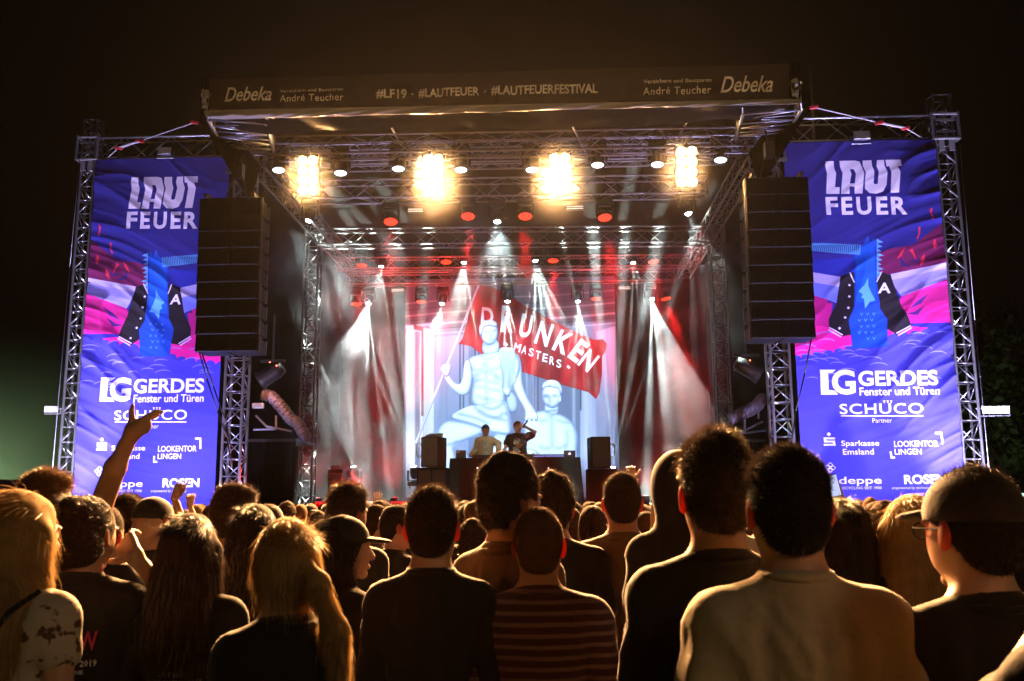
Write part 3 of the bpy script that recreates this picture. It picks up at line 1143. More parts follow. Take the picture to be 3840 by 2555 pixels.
# roof side trusses running to the back and diagonal members
for i, X in enumerate(XC):
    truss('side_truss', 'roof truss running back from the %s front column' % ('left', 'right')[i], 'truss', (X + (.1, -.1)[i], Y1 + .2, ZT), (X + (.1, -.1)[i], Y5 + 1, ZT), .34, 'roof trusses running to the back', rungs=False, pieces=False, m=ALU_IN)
for k, (u0, v0, Y0_, u1, v1, Y1_) in enumerate(((1450, 445, 15, 1560, 650, 19), (2130, 440, 15, 2230, 640, 19), (2590, 430, 15, 2520, 560, 19))):
    stay('roof_tube', ('thin roof tube left of the middle', 'thin roof tube right of the middle', 'thin roof tube near the right corner')[k] + ' under the canopy', 'tube', [PY(u0, v0, Y0_), PY(u1, v1, Y1_)], .02, ALU, 'thin tubes under the canopy')

# front gable: overhanging corner frames
CANV = mat('roof_canvas', (.005, .0045, .004), .9, spec=.05, noise=.3, nscale=1.2, bump=.4, bscale=4)
YF = 13.8
fl, fr = PY(752, 425, YF), PY(3035, 380, YF)
for i, (f, X, uu) in enumerate(((fl, XC[0], 1), (fr, XC[1], -1))):
    nm = ('left', 'right')[i]
    zc = PY(887, 600, Y1).z if i == 0 else PY(2925, 545, Y1).z
    truss('overhang_truss', 'purple lit lattice frame carrying the roof overhang at the %s corner' % nm, 'truss', Vector((f.x + uu * .55, f.y + .15, f.z + .12)), Vector((X + uu * .15, Y1 - .3, zc + .25)), .42, 'lattice frames under the roof overhang', rungs=True, size2=.9, bay=.42, rb=.013, r=.028)
    bm = bmesh.new()
    a = [Vector((f.x - uu * .02, f.y + .02, f.z + .25)), Vector((f.x, f.y + .02, f.z - .12))]
    b = [Vector((X - uu * .05, Y1 - .5, zc + .30)), Vector((X - uu * .1, Y1 - .5, zc - .45)), Vector((X + uu * .28, Y1 - .5, zc - 1.0)), Vector((X + uu * .42, Y1 - .45, zc - .3))]
    vs = [bm.verts.new(p) for p in (a[0], a[1], b[1], b[0])]
    bm.faces.new(vs)
    v2 = [bm.verts.new(p) for p in (b[0], b[1], b[2], b[3])]
    bm.faces.new(v2)
    bmesh.ops.solidify(bm, geom=bm.faces[:], thickness=.03)
    bmesh.ops.recalc_face_normals(bm, faces=bm.faces[:])
    tag(obj('corner_flap', bm, MOLTON), 'black canvas flap folded down at the %s roof corner' % nm, 'canvas flap', 'black flaps at the roof corners')

# fascia: printed mesh banner, pale end strips, crumpled valance, canopy skin
t = thing('roof_fascia', 'dark printed banner along the front edge of the roof', 'banner')
tl, tr = PY(785, 297, YF), PY(2960, 240, YF)
bl, br = PY(785, 413, YF), PY(2960, 372, YF)
fd = lambda u, v: .03 * vnoise(u * 60, v * 2, 21) * v + .02 * vnoise(u * 14, v * 3, 22) + .012 * np.sin(u * 90) * v
cloth('printed_mesh', [tl, tr, br, bl], 260, 18, fd, print_mat('fascia_mesh', IM_FA, .7), t)
PALE = mat('pale_canvas', (.30, .29, .26), .75, noise=.25, nscale=2.5, bump=.3, bscale=8)
GREYC = mat('grey_canvas', (.34, .32, .27), .75, noise=.3, nscale=2, bump=.5, bscale=5)
for a, b, c, d in ((748, 786, 292, 413), (2960, 3003, 238, 372)):
    cs = [PY(a, c, YF), PY(b, c + (3 if a < 1000 else -2), YF), PY(b, d, YF), PY(a + (8 if a < 1000 else 0), d + (3 if a < 1000 else 6), YF)]
    o = cloth('end_strip', cs, 14, 18, lambda u, v: .05 * vnoise(u * 5, v * 7, 31), MOLTON, t)
cs = [PY(790, 330, YF - .02), PY(812 - 24, 330, YF - .02), PY(786, 412, YF - .02), PY(752, 412, YF - .02)]
cloth('side_fold', [PY(756, 335, YF - .03), PY(784, 340, YF - .03), PY(780, 412, YF - .03), PY(757, 405, YF - .03)], 8, 20, lambda u, v: .05 * vnoise(u * 4, v * 6, 33), PALE, t)
cloth('side_fold', [PY(2966, 300, YF - .03), PY(2998, 290, YF - .03), PY(2996, 368, YF - .03), PY(2968, 366, YF - .03)], 8, 20, lambda u, v: .05 * vnoise(u * 4, v * 6, 34), PALE, t)
nseg = 300


def vald(u, v):
    k = vnoise(u * 26 + v * 3, v * 2.2 + u * 3, 41) + .5 * vnoise(u * 60 + 3 * v, v * 3, 42)
    return .10 * np.sin(v * math.pi) + .07 * k * np.sin(v * math.pi) ** .5


va = [PY(752, 414, YF - .01), PY(3003, 372, YF - .01), PY(3003, 384, YF + .15), PY(790, 450, YF + .15)]
va = [PY(765, 414, YF - .01), PY(3003, 371, YF - .01), PY(2960, 388, YF + .10), PY(800, 450, YF + .10)]
cloth('valance', va, 300, 14, vald, GREYC, t)
va2 = [PY(800, 446, YF + .12), PY(2960, 386, YF + .12), PY(2850, 455, YF + .6), PY(900, 500, YF + .6)]
cloth('inner_valance', va2, 60, 6, lambda u, v: .05 * vnoise(u * 30, v * 2, 43), CANV, t)

# canopy roof skin and black drapes
bm = bmesh.new()
q = [(fl.x, YF + .05, fl.z + .0), (fr.x, YF + .05, fr.z + .0), (XC[1] + .3, Y1, ZT + .75), (XC[0] - .3, Y1, ZT + .75)]
for pts in (q, [q[3], q[2], (XC[1] + .3, 28, ZT + .55), (XC[0] - .3, 28, ZT + .55)]):
    bm.faces.new([bm.verts.new(p) for p in pts])
bmesh.ops.solidify(bm, geom=bm.faces[:], thickness=.02)
tag(obj('canopy_skin', bm, CANV), 'dark roof skin stretched over the stage trusses', 'canopy')


def drape(name, label, cs, nu, nv, amp, freq, m=MOLTON, cat='curtain', group=None, seed=1):
    o = cloth(name, cs, nu, nv, lambda u, v: amp * (np.sin(u * freq + 1.5 * vnoise(u * 5, v * 1.5, seed)) + .5 * vnoise(u * freq / 3, v * 2, seed + 1)), m)
    return tag(o, label, cat, group)


XB = [PY(1516, 1500, YB).x, PY(2316, 1500, YB).x]
drape('back_curtain', 'black curtain wall behind the picture backdrop', [Vector((-6.8, 27.4, ZT + .4)), Vector((7.6, 27.4, ZT + .4)), Vector((7.6, 27.4, .0)), Vector((-6.8, 27.4, .0))], 200, 8, .004, 60)
drape('side_curtain', 'black curtain closing the left side of the stage', [Vector((XC[0] - .5, Y1 + 1.4, ZT + .2)), Vector((XC[0] - .5, 27.4, ZT + .2)), Vector((XC[0] - .5, 27.4, 0)), Vector((XC[0] - .5, Y1 + 1.4, 0))], 120, 6, .004, 60, group='black side curtains', seed=3)
drape('side_curtain', 'black curtain closing the right side of the stage', [Vector((XC[1] + .5, Y1 + 1.4, ZT + .2)), Vector((XC[1] + .5, 27.4, ZT + .2)), Vector((XC[1] + .5, 27.4, 0)), Vector((XC[1] + .5, Y1 + 1.4, 0))], 120, 6, .004, 60, group='black side curtains', seed=5)
# black legs right and left of the picture
zt5 = PY(1900, 1090, YB).z
drape('leg_curtain', 'black leg curtain on the left of the picture backdrop', [Vector((XB[0] - 3.4, YB + .15, ZT)), Vector((XB[0] - .02, YB + .15, ZT)), Vector((XB[0] - .02, YB + .15, DECK)), Vector((XB[0] - 3.4, YB + .15, DECK))], 90, 6, .003, 40, group='leg curtains beside the picture', seed=7)
drape('leg_curtain', 'black leg curtain on the right of the picture backdrop', [Vector((XB[1] + .02, YB + .15, ZT)), Vector((XB[1] + 3.4, YB + .15, ZT)), Vector((XB[1] + 3.4, YB + .15, DECK)), Vector((XB[1] + .02, YB + .15, DECK))], 90, 6, .003, 40, group='leg curtains beside the picture', seed=9)
tlb, trb, blb = PY(1516, 1050, YB), PY(2316, 1050, YB), PY(1516, 1900, YB)
bd = cloth('picture_backdrop', [Vector((XB[0], YB, tlb.z)), Vector((XB[1], YB, tlb.z)), Vector((XB[1], YB, blb.z)), Vector((XB[0], YB, blb.z))], 160, 60,
           lambda u, v: .012 * vnoise(u * 22, v * 1.2, 61) + .02 * np.sin(u * 60) * np.exp(-np.minimum(u, 1 - u) * 9), print_mat('backdrop_cloth', IM_BD, .75))
tag(bd, 'huge printed backdrop with two marble men and a red DRUNKEN MASTERS flag', 'backdrop')

# stage deck, front apron, wings
bm = bmesh.new()
bx(bm, (0.35, 21.9, DECK - .1), (11.4, 11.2, .2))
tag(obj('stage_deck', bm, BLACKPLASTIC), 'black stage floor raised at head height', 'stage', kind='structure')
drape('stage_skirt', 'black cloth hiding the space under the stage front', [Vector((-5.3, 16.28, DECK)), Vector((6.0, 16.28, DECK)), Vector((6.0, 16.28, 0)), Vector((-5.3, 16.28, 0))], 120, 4, .03, 160, seed=13)

# ------------------------------------------------------------------ stage lamps
def gobo_tree(ld, col, strength, streak=0.0, scale=3.0, seed=0.0, lo=.47, hi=.53):
    ld.use_nodes = True
    nt = ld.node_tree
    em = nt.nodes['Emission']
    em.inputs['Color'].default_value = (*col, 1)
    em.inputs['Strength'].default_value = strength
    if streak:
        tc = nt.nodes.new('ShaderNodeTexCoord')
        sp = nt.nodes.new('ShaderNodeSeparateXYZ')
        nt.links.new(tc.outputs['Normal'], sp.inputs['Vector'])

        def mth(op, a, b=None):
            n = nt.nodes.new('ShaderNodeMath')
            n.operation = op
            for i, v in enumerate((a, b)):
                if v is None:
                    continue
                if isinstance(v, (int, float)):
                    n.inputs[i].default_value = v
                else:
                    nt.links.new(v, n.inputs[i])
            return n.outputs[0]
        x = mth('DIVIDE', sp.outputs['X'], sp.outputs['Z'])
        y = mth('DIVIDE', sp.outputs['Y'], sp.outputs['Z'])
        cb = nt.nodes.new('ShaderNodeCombineXYZ')
        nt.links.new(x, cb.inputs[0])
        nt.links.new(mth('MULTIPLY', y, .22), cb.inputs[1])
        cb.inputs[2].default_value = seed
        nz = nt.nodes.new('ShaderNodeTexNoise')
        nz.inputs['Scale'].default_value = 3.0
        nz.inputs['Detail'].default_value = 1
        nt.links.new(cb.outputs[0], nz.inputs['Vector'])
        # slotted wheel: a fan of five or six thin blades of light, uneven in strength
        wob = mth('MULTIPLY', nz.outputs['Fac'], 5.0)
        ph = mth('ADD', mth('MULTIPLY', x, scale * 5.2), mth('ADD', wob, seed))
        mr = nt.nodes.new('ShaderNodeMapRange')
        mr.inputs['From Min'].default_value = .38
        mr.inputs['From Max'].default_value = .95
        mr.inputs['To Min'].default_value = 0.0
        mr.inputs['To Max'].default_value = 2.2
        nt.links.new(mth('SINE', ph), mr.inputs['Value'])
        m2 = mth('MULTIPLY', mr.outputs[0], strength)
        nt.links.new(m2, em.inputs['Strength'])


def spot(loc, target, watts, col, angle, blend=.3, radius=.05, streak=0, scale=9.0, seed=0.0):
    ld = bpy.data.lights.new('stage_lamp', 'SPOT')
    ld.energy = watts
    ld.color = (1, 1, 1)
    ld.spot_size = R(angle)
    ld.spot_blend = blend
    ld.shadow_soft_size = radius
    gobo_tree(ld, col, 1.0, streak, scale, seed)
    o = bpy.data.objects.new('stage_lamp', ld)
    COL.objects.link(o)
    if streak:              # keep the slots of the wheel upright across the stage
        z_ = (Vector(loc) - Vector(target)).normalized()
        x_ = (Vector((1, 0, 0)) - z_ * z_.x).normalized()
        M_ = Matrix((x_, z_.cross(x_), z_)).transposed().to_4x4()
        M_.translation = Vector(loc)
        o.matrix_world = M_
    else:
        o.matrix_world = aim(loc, target)
    return o


def emat(name, col, s_):
    return mat(name, (.02, .02, .02), .4, emit=col, estr=s_)


LENS_W = emat('lens_white', (.80, .90, 1.0), 3)
LENS_B = emat('lens_beam', (.75, .88, 1.0), 60)
LENS_R = emat('lens_red', (1.0, .01, .005), 1.8)
CELL_R = emat('cell_red', (1.0, .045, .012), 4.0)
LENS_BL = emat('blinder_lamp', (1.0, .56, .20), 40)


def mover_meshes(kind):
    out = {}
    bm = bmesh.new()
    bx(bm, (0, 0, -.06), (.34, .22, .12))
    for s_ in (-1, 1):
        bx(bm, (s_ * .12, 0, .03), (.03, .05, .07))
    out['base'] = finish(bm, 'base', BLACKPLASTIC, bevel=.015)
    bm = bmesh.new()
    for s_ in (-1, 1):
        bx(bm, (s_ * .165, 0, -.26), (.04, .12, .28))
    bx(bm, (0, 0, -.135), (.34, .13, .03))
    out['yoke'] = finish(bm, 'yoke', BLACKPLASTIC, bevel=.01)
    r = {'wash': .15, 'beam': .10, 'spot': .13}[kind]
    bm = bmesh.new()
    if kind == 'wash':
        prof = [(0.001, .13), (.09, .12), (.13, .07), (.155, .0), (.16, -.07), (.15, -.085), (.15, -.075), (.001, -.075)]
    elif kind == 'spot':
        prof = [(0.001, .17), (.09, .16), (.13, .1), (.13, -.05), (.12, -.12), (.145, -.15), (.145, -.17), (.125, -.172), (.12, -.15), (.001, -.15)]
    else:
        prof = [(0.001, .15), (.08, .14), (.12, .08), (.12, -.05), (.09, -.14), (.085, -.17), (.072, -.17), (.07, -.15), (.001, -.15)]
    lathe(bm, prof, 24)
    out['head'] = finish(bm, 'head', BLACKPLASTIC, smooth=True)
    bm = bmesh.new()
    if kind == 'wash':
        lathe(bm, [(.001, -.078), (.143, -.078), (.143, -.082)], 24)
        out['lens'] = finish(bm, 'lens', LENS_R)
        bm = bmesh.new()
        for ring, n in ((0, 1), (.05, 6), (.098, 12), (.128, 18)):
            for k in range(n):
                a = 2 * math.pi * k / n
                ball(bm, (ring * math.cos(a), ring * math.sin(a), -.084), .0135 if ring < .12 else .009, 8, 5)
        out['led_cells'] = finish(bm, 'led_cells', CELL_R, smooth=True)
    else:
        lathe(bm, [(.001, -.19 if kind == 'spot' else -.175), (r * .6, -.175 if kind == 'spot' else -.165), (.118 if kind == 'spot' else .07, -.152)], 24)
        out['lens'] = finish(bm, 'lens', LENS_W if kind == 'spot' else LENS_B, smooth=True)
    return out


MV = {k: mover_meshes(k) for k in ('wash', 'beam', 'spot')}


def mover(kind, u, v, Y, target, label, group, cat, floor=False):
    lens = PY(u, v, Y)
    tgt = Vector(target)
    d = (tgt - lens).normalized()
    off = {'wash': .08, 'beam': .17, 'spot': .17}[kind]
    ctr = lens - d * off
    if floor:
        base = ctr - Vector((0, 0, .33))
        M = Matrix.Translation(base) @ Matrix.Rotation(math.pi, 4, 'X')
    else:
        base = ctr + Vector((0, 0, .33))
        M = Matrix.Translation(base)
    t = thing('moving_head_lamp', label, cat, M=M, group=group)
    inv = M.inverted()
    me = MV[kind]
    link('base', me['base'], t)
    link('yoke', me['yoke'], t)
    H = link('head', me['head'], t, inv @ aim(ctr, tgt))
    link('lens', me['lens'], H)
    if kind == 'wash':
        link('led_cells', me['led_cells'], H)['kind'] = 'stuff'
    return lens + d * .03, d


WH = (.80, .97, .93)
RED = (1.0, .02, .02)
# white beams: lens pixel, plane, aim pixel, aim plane, cone angle, watts
BEAMS = [
    (1157, 830, Y2, 1120, 960, Y2 - .3, 22, 350, 'hanging left of all, its short beam half hidden'),
    (1865, 833, Y2, 1865, 1000, Y2 - .4, 46, 1900, 'throwing a wide fan at the top centre'),
    (2582, 803, Y2, 2640, 980, Y2 - .4, 34, 1500, 'throwing a fan near the right speaker array'),
    (1430, 1003, Y4, 1395, 1200, Y4 - .5, 42, 3000, 'leftmost of the middle row'),
    (1740, 987, Y4, 1725, 1200, Y4 - .5, 40, 3000, 'second of the middle row, left of the flag pole'),
    (2008, 980, Y4, 2035, 1200, Y4 - .5, 40, 3000, 'third of the middle row, above the flag'),
    (2375, 987, Y4, 2410, 1200, Y4 - .5, 34, 2600, 'rightmost of the middle row'),
    (1380, 1140, Y5, 1285, 1500, Y5 - 1.2, 40, 9000, 'leftmost of the lowest row with the long smoky beam'),
    (1657, 1140, Y5 - .1, 1600, 1400, Y5 - .8, 32, 4500, 'in the lowest row by the left edge of the picture'),
    (1903, 1132, Y5 - .1, 1908, 1400, Y5 - .8, 28, 4000, 'hanging right above the marble head'),
    (2167, 1132, Y5 - .1, 2192, 1400, Y5 - .8, 32, 3600, 'hanging in front of the flag letters'),
    (2445, 1124, Y5, 2520, 1500, Y5 - 1.2, 36, 6500, 'rightmost of the lowest row'),
]
for k, (u, v, Y, tu, tv, tY, ang, w_, lab) in enumerate(BEAMS):
    a, d = mover('beam', u, v, Y, PY(tu, tv, tY), 'white beam moving head ' + lab, 'white beam lamps hanging over the stage', 'stage lamp')
    spot(a, a + d, w_ * (2.8 if k in (0, 2, 3, 6) else 5.5 if Y < Y5 - .5 else 8.0 if k in (7, 11) else 6.0), WH, ang, .2, .015, 1, 8.5, k * 3.7)
REDS = [
    (1465, 832, Y2, 1462, 1000, 'in the upper row, far left'), (1755, 812, Y2, 1755, 1000, 'in the upper row, left of the middle fan'),
    (1970, 812, Y2, 1972, 1000, 'in the upper row, right of the middle fan'), (2268, 817, Y2, 2290, 1000, 'in the upper row, far right'),
    (1357, 997, Y4, 1350, 1200, 'in the middle row, far left'), (1673, 983, Y4, 1670, 1200, 'in the middle row, left of centre'),
    (2074, 978, Y4, 2080, 1200, 'in the middle row, right of centre'), (2450, 982, Y4, 2480, 1200, 'in the middle row, far right'),
    (1335, 1141, Y5, 1325, 1400, 'in the lowest row, far left'), (1580, 1132, Y5, 1578, 1400, 'in the lowest row, beside the picture edge'),
    (2235, 1121, Y5, 2240, 1400, 'in the lowest row, right of the flag letters'), (2498, 1121, Y5, 2600, 1500, 'in the lowest row, far right'),
]
for k, (u, v, Y, tu, tv, lab) in enumerate(REDS):
    a, d = mover('wash', u, v, Y, PY(tu, tv, Y - .35), 'red wash moving head ' + lab, 'red wash lamps hanging over the stage', 'stage lamp')
    spot(a, a + d, 42000 if k < 8 else 24000 if k < 11 else 40000, RED, 13 if k < 11 else 20, .5, .12)
# front row of lit spots
FRONT = [(1045, 641, 'far left, beside the left column'), (1277, 652, 'small, right of the first blinder'), (1494, 636, 'left of the second blinder'), (1728, 640, 'right of the second blinder'),
         (1995, 640, 'left of the third blinder'), (2241, 622, 'right of the third blinder'), (2465, 620, 'left of the fourth blinder'), (2702, 603, 'far right, beyond the fourth blinder')]
bdc = Vector(((XB[0] + XB[1]) / 2, YB, 4.6))
for k, (u, v, lab) in enumerate(FRONT):
    dn = PY(u, v + 130, Y1 - .05)
    a, d = mover('spot', u, v, Y1 + .1, dn, 'lit moving head pointing down, ' + lab, 'lit moving heads on the front truss', 'stage lamp')
for k in range(4):  # overhead and floor wash lights, added so that the picture is lit
    f = (k + .5) / 4
    x = XB[0] * (1 - f) + XB[1] * f
    spot((x, 24.9, ZT - .35), (x, YB, 4.6), 460, (.62, .82, 1.0), 80, .8, .1)
    t = thing('added_backdrop_uplight', ('first', 'second', 'third', 'fourth')[k] + ' flood lamp from the left on the floor before the picture backdrop', 'uplight', (x, 24.3, DECK), group='flood lamps before the backdrop')
    bm = bmesh.new()
    bx(bm, (0, 0, .10), (.34, .2, .16))
    obj('housing', bm, BLACKM, t, bevel=.01)
    bm = bmesh.new()
    bx(bm, (0, 0, .185), (.28, .15, .008))
    obj('lens', bm, emat('added_uplight_lens', (.7, .85, 1), 5), t)
    spot((x, 24.3, DECK + .22), (x, YB, 4.2), 430, (.62, .82, 1.0), 84, .8, .1)
for (u, v), tg in (((1728, 655), (1821, 1650)), ((1995, 655), (1945, 1650))):
    spot(PY(u, v, Y1), PY(*tg, 20.7), 420, (1.0, .86, .66), 16, .6, .08)

# blinders
def blinder(u, v, label, w_):
    c = PY(u, v, Y1 - .35)
    M = Matrix.Translation(c) @ Matrix.Rotation(R(10), 4, 'X')
    t = thing('blinder', label, 'blinder', M=M, group='warm blinders on the front truss')
    bm = bmesh.new()
    for i in range(5):
        bx(bm, (0, .05, -.37 + i * .185), (.40, .14, .02))
    for s_ in (-1, 1):
        bx(bm, (s_ * .20, .05, 0), (.02, .14, .76))
    bx(bm, (0, .13, 0), (.40, .02, .76))
    bx(bm, (0, .05, .45), (.05, .05, .16))
    obj('housing', bm, BLACKM, t)
    for i in range(4):
        for s_ in (-1, 1):
            p = (s_ * .096, .0, -.277 + i * .185)
            bm = bmesh.new()
            Mx = Matrix.Translation(p) @ Matrix.Rotation(R(90), 4, 'X')
            lathe(bm, [(.001, -.005), (.03, -.004), (.06, .0), (.078, .012), (.085, .02)], 16, Mx)
            if (u in (1155, 2575)) and False:
                pass
            obj('lamp', bm, LENS_BL, t, smooth=True)
    for zz in (-.18, .18):
        ld = bpy.data.lights.new('blinder_light', 'SPOT')
        ld.energy = w_ * 8
        ld.color = (1.0, .48, .17)
        ld.spot_size = R(84)
        ld.spot_blend = .6
        ld.shadow_soft_size = .14
        o = bpy.data.objects.new('blinder_light', ld)
        COL.objects.link(o)
        p = M @ Vector((0, -.14, zz))
        o.matrix_world = aim(p, p + Vector(((1900 - u) / 1900 * .9, -1, -.60)))
    return t


def puff(u, v, k, rad, dens):
    """a puff of smoke added for the halo of a blinder, thinning out to nothing"""
    c = PY(u, v, Y1 - .75)
    bm = bmesh.new()
    ball(bm, (0, 0, 0), 1.0, 16, 10)
    m = bpy.data.materials.new('halo_smoke')
    m.use_nodes = True
    n_, l_ = m.node_tree.nodes, m.node_tree.links
    n_.remove(n_['Principled BSDF'])
    pv = n_.new('ShaderNodeVolumePrincipled')
    pv.inputs['Anisotropy'].default_value = .3
    pv.inputs['Color'].default_value = (.95, .95, .95, 1)
    tc = n_.new('ShaderNodeTexCoord')
    g = n_.new('ShaderNodeTexGradient')
    g.gradient_type = 'QUADRATIC_SPHERE'
    l_.new(tc.outputs['Object'], g.inputs['Vector'])
    mm = n_.new('ShaderNodeMath')
    mm.operation = 'MULTIPLY'
    mm.inputs[1].default_value = dens
    l_.new(g.outputs['Fac'], mm.inputs[0])
    l_.new(mm.outputs[0], pv.inputs['Density'])
    l_.new(pv.outputs[0], n_['Material Output'].inputs['Volume'])
    m.cycles.volume_sampling = 'EQUIANGULAR'
    o = obj('smoke', bm, m, None, Matrix.Translation(c) @ Matrix.Diagonal((rad, .62, rad, 1)))
    tag(o, ('first', 'second', 'third', 'fourth')[k] + ' puff of lit smoke around the blinders, counted from the left', kind='stuff')


for k, (u, v, rad, de) in enumerate(((1155, 660, .95, .034), (1625, 657, 1.25, .046), (2100, 652, 1.25, .046), (2575, 626, .95, .034))):
    puff(u, v, k, rad, de)  # smoke added at each blinder to make its glow
blinder(1155, 660, 'glaring warm blinder at the far left of the front truss', 1700)
blinder(1625, 657, 'glaring warm blinder left of the stage middle', 3000)
blinder(2100, 652, 'glaring warm blinder right of the stage middle', 3000)
blinder(2575, 626, 'glaring warm blinder at the far right of the front truss', 1700)

# floor beams
for k, (u, v, tu, tv, ang, w_, lab) in enumerate(((1325, 1750, 1255, 1400, 34, 3800, 'shooting up at the left of the stage'), (1551, 1750, 1500, 1430, 30, 3600, 'shooting up beside the left speaker stack'), (2298, 1752, 2318, 1450, 34, 3200, 'shooting up behind the right speaker stack'))):
    Yf = 23.5
    a, d = mover('beam', u, v, Yf, PY(tu, tv, Yf - .6), 'white floor moving head ' + lab, 'white beam lamps on the stage floor', 'stage lamp', floor=True)
    spot(a, a + d, w_ * 8, WH, ang, .2, .015, 1, 8.5, 50 + k * 2.3)
for k, (u, v, tu, tv, w_) in enumerate(((1480, 1895, 1465, 1700, 260), (1190, 1900, 1180, 1700, 200), (2420, 1890, 2440, 1700, 240))):
    p = PY(u, v, 22.5)
    p.z = max(p.z, DECK + .08)
    bm = bmesh.new()
    lathe(bm, [(.001, 0), (.1, 0), (.11, .04), (.11, .16), (.10, .17), (.001, .165)], 16)
    for f in bm.faces:
        f.material_index = 0
    t = thing('floor_wash', 'small red wash lamp on the stage floor ' + ('left of the speaker stack', 'at the far left', 'right of the speaker stack')[k], 'stage lamp', p - Vector((0, 0, .06)), group='red lamps on the stage floor')
    obj('body', bm, BLACKPLASTIC, t, smooth=True)
    bm = bmesh.new()
    lathe(bm, [(.001, .175), (.09, .172)], 16)
    obj('lens', bm, emat('floor_red', (1, .03, .03), 12), t)
    spot(p + Vector((0, 0, .2)), PY(tu, tv, 23.0), w_ * 24, RED, 70, .8, .08)

# lamps on the ground below the two wing banners, shining up
VIO = (.50, .47, 1.0)
for side, cs, n in ((-1, CSL, 3), (1, CSR, 3)):
    for i in range(n):
        f = (-.12, .5, 1.02)[i] if side < 0 else (-.02, .5, 1.12)[i]
        x = cs[3].x * (1 - f) + cs[2].x * f
        y = cs[0].y - 2.2
        t = thing('uplight', '%s ground uplight under the %s banner' % (('outer', 'middle', 'inner')[i if side < 0 else 2 - i], 'left' if side < 0 else 'right'), 'uplight', (x, y, 0), group='ground uplights under the wing banners')
        bm = bmesh.new()
        bx(bm, (0, 0, .10), (.36, .2, .16))
        for s_ in (-1, 1):
            bx(bm, (s_ * .19, 0, .09), (.015, .06, .18))
        obj('housing', bm, BLACKM, t, bevel=.01)
        bm = bmesh.new()
        bx(bm, (0, 0, .185), (.30, .15, .008))
        obj('lens', bm, emat('uplight_lens', (.4, .38, 1), 20), t)
        spot((x, y, .3), (x, cs[0].y - .1, 5.6), 1900 if i == 1 else 2000, VIO, 100, .9, .08)
    Xt = (WL if side < 0 else WR)[0]
    spot((Xt - side * .35, cs[0].y - .95, .3), (Xt, cs[0].y + .2, 6.5), 6500, (.68, .62, 1.0), 54, .8, .08)

# ------------------------------------------------------------------ hanging speaker arrays
GRILLE = mat('speaker_grille', (.003, .003, .003), .7, 0, spec=.03, noise=.4, nscale=200, bump=.5, bscale=300)


def array(u0, u1, vt, vb, Y, n, label, lean):
    a, b = PY(u0, (vt + vb) / 2, Y), PY(u1, (vt + vb) / 2, Y)
    w = b.x - a.x
    cx = (a.x + b.x) / 2
    zt, zb = PY((u0 + u1) / 2, vt, Y).z, PY((u0 + u1) / 2, vb, Y).z
    h = (zt - zb) / n
    t = thing('line_array', label, 'loudspeaker', (cx, Y + .3, zt), group='hanging loudspeaker arrays')
    bm = bmesh.new()
    for s_ in (-1, 1):
        vs = bx(bm, (s_ * w * .25, 0, 0), (w * .5 - .004, .56, h - .008))
        for q in vs:
            if q.co.y > 0:
                q.co.x = s_ * w * .25 + (q.co.x - s_ * w * .25) * .9
                q.co.z *= .75
    bmb = finish(bm, 'cabinet', BLACKPLASTIC, bevel=.006)
    bm = bmesh.new()
    for s_ in (-1, 1):
        bx(bm, (s_ * w * .25, -.284, 0), (w * .5 - .03, .008, h - .035))
    bx(bm, (0, -.290, 0), (.05, .02, h - .02))
    gr = finish(bm, 'grille', GRILLE)
    bm = bmesh.new()
    for s_ in (-1, 1):
        for z in (-h * .36, h * .36):
            tube(bm, (s_ * w * .44, -.285, z), (s_ * w * .44, -.293, z), .008, 8)
            tube(bm, (s_ * w * .08, -.285, z), (s_ * w * .08, -.293, z), .008, 8)
    bo = finish(bm, 'screw', BLACKM)
    bm = bmesh.new()
    for s_ in (-1, 1):
        bx(bm, (s_ * (w / 2 + .006), -.2, 0), (.012, .05, h * .96))
        bx(bm, (s_ * (w / 2 + .006), .18, 0), (.012, .05, h * .8))
    rg = finish(bm, 'rigging_plate', BLACKM)
    for k in range(n):
        tilt = R(-1.0 - .35 * k)
        M = Matrix.Translation((0, .012 * k * lean + .0018 * k * k, -h * (k + .5))) @ Matrix.Rotation(tilt, 4, 'X')
        c = link('cabinet', bmb, t, M)
        link('grille', gr, c)
        link('screw', bo, c)['kind'] = 'stuff'
        link('rigging_plate', rg, c)
    bm = bmesh.new()
    bx(bm, (0, 0, .05), (w * .9, .08, .08))
    for s_ in (-1, 1):
        bx(bm, (s_ * w * .38, 0, .04), (.06, .7, .07))
    obj('flying_frame', bm, BLACKM, t)
    bm = bmesh.new()
    for s_ in (-1, 1):
        tube(bm, (s_ * .2, 0, .08), (0, .1, .75), .012, 6)
    tube(bm, (0, .1, .75), (0, .35, 1.1), .02, 6)
    bx(bm, (0, .1, .62), (.16, .16, .28))
    obj('hoist', bm, BLACKM, t)
    return t


array(733, 966, 742, 1318, 15.2, 9, 'black hanging loudspeaker array in front of the left banner', 0)
array(2810, 3051, 664, 1268, 14.7, 9, 'black hanging loudspeaker array in front of the right banner', 0)
for nm, pts, Yp in (('loose signal cable dropping from the left speaker array to the column', [(748, 1322), (775, 1420), (815, 1540), (850, 1640), (872, 1760)], 15.4),
                    ('thin second cable beside it below the left speaker array', [(756, 1322), (800, 1450), (850, 1590), (866, 1700)], 15.5),
                    ('loose cable dropping from the right speaker array', [(3042, 1272), (3018, 1400), (2985, 1540), (2965, 1690), (2960, 1800)], 14.9)):
    stay('cable', nm, 'cable', [PY(u, v, Yp) for u, v in pts], .012, CABLE, 'cables hanging under the speaker arrays')
stay('guy_wire', 'thin steel wire running down outside the left tower', 'wire', [PY(303, 560, YL - .2), PY(262, 1000, YL - .3), PY(185, 1900, YL - .4)], .006, STEEL, 'guy wires of the towers')
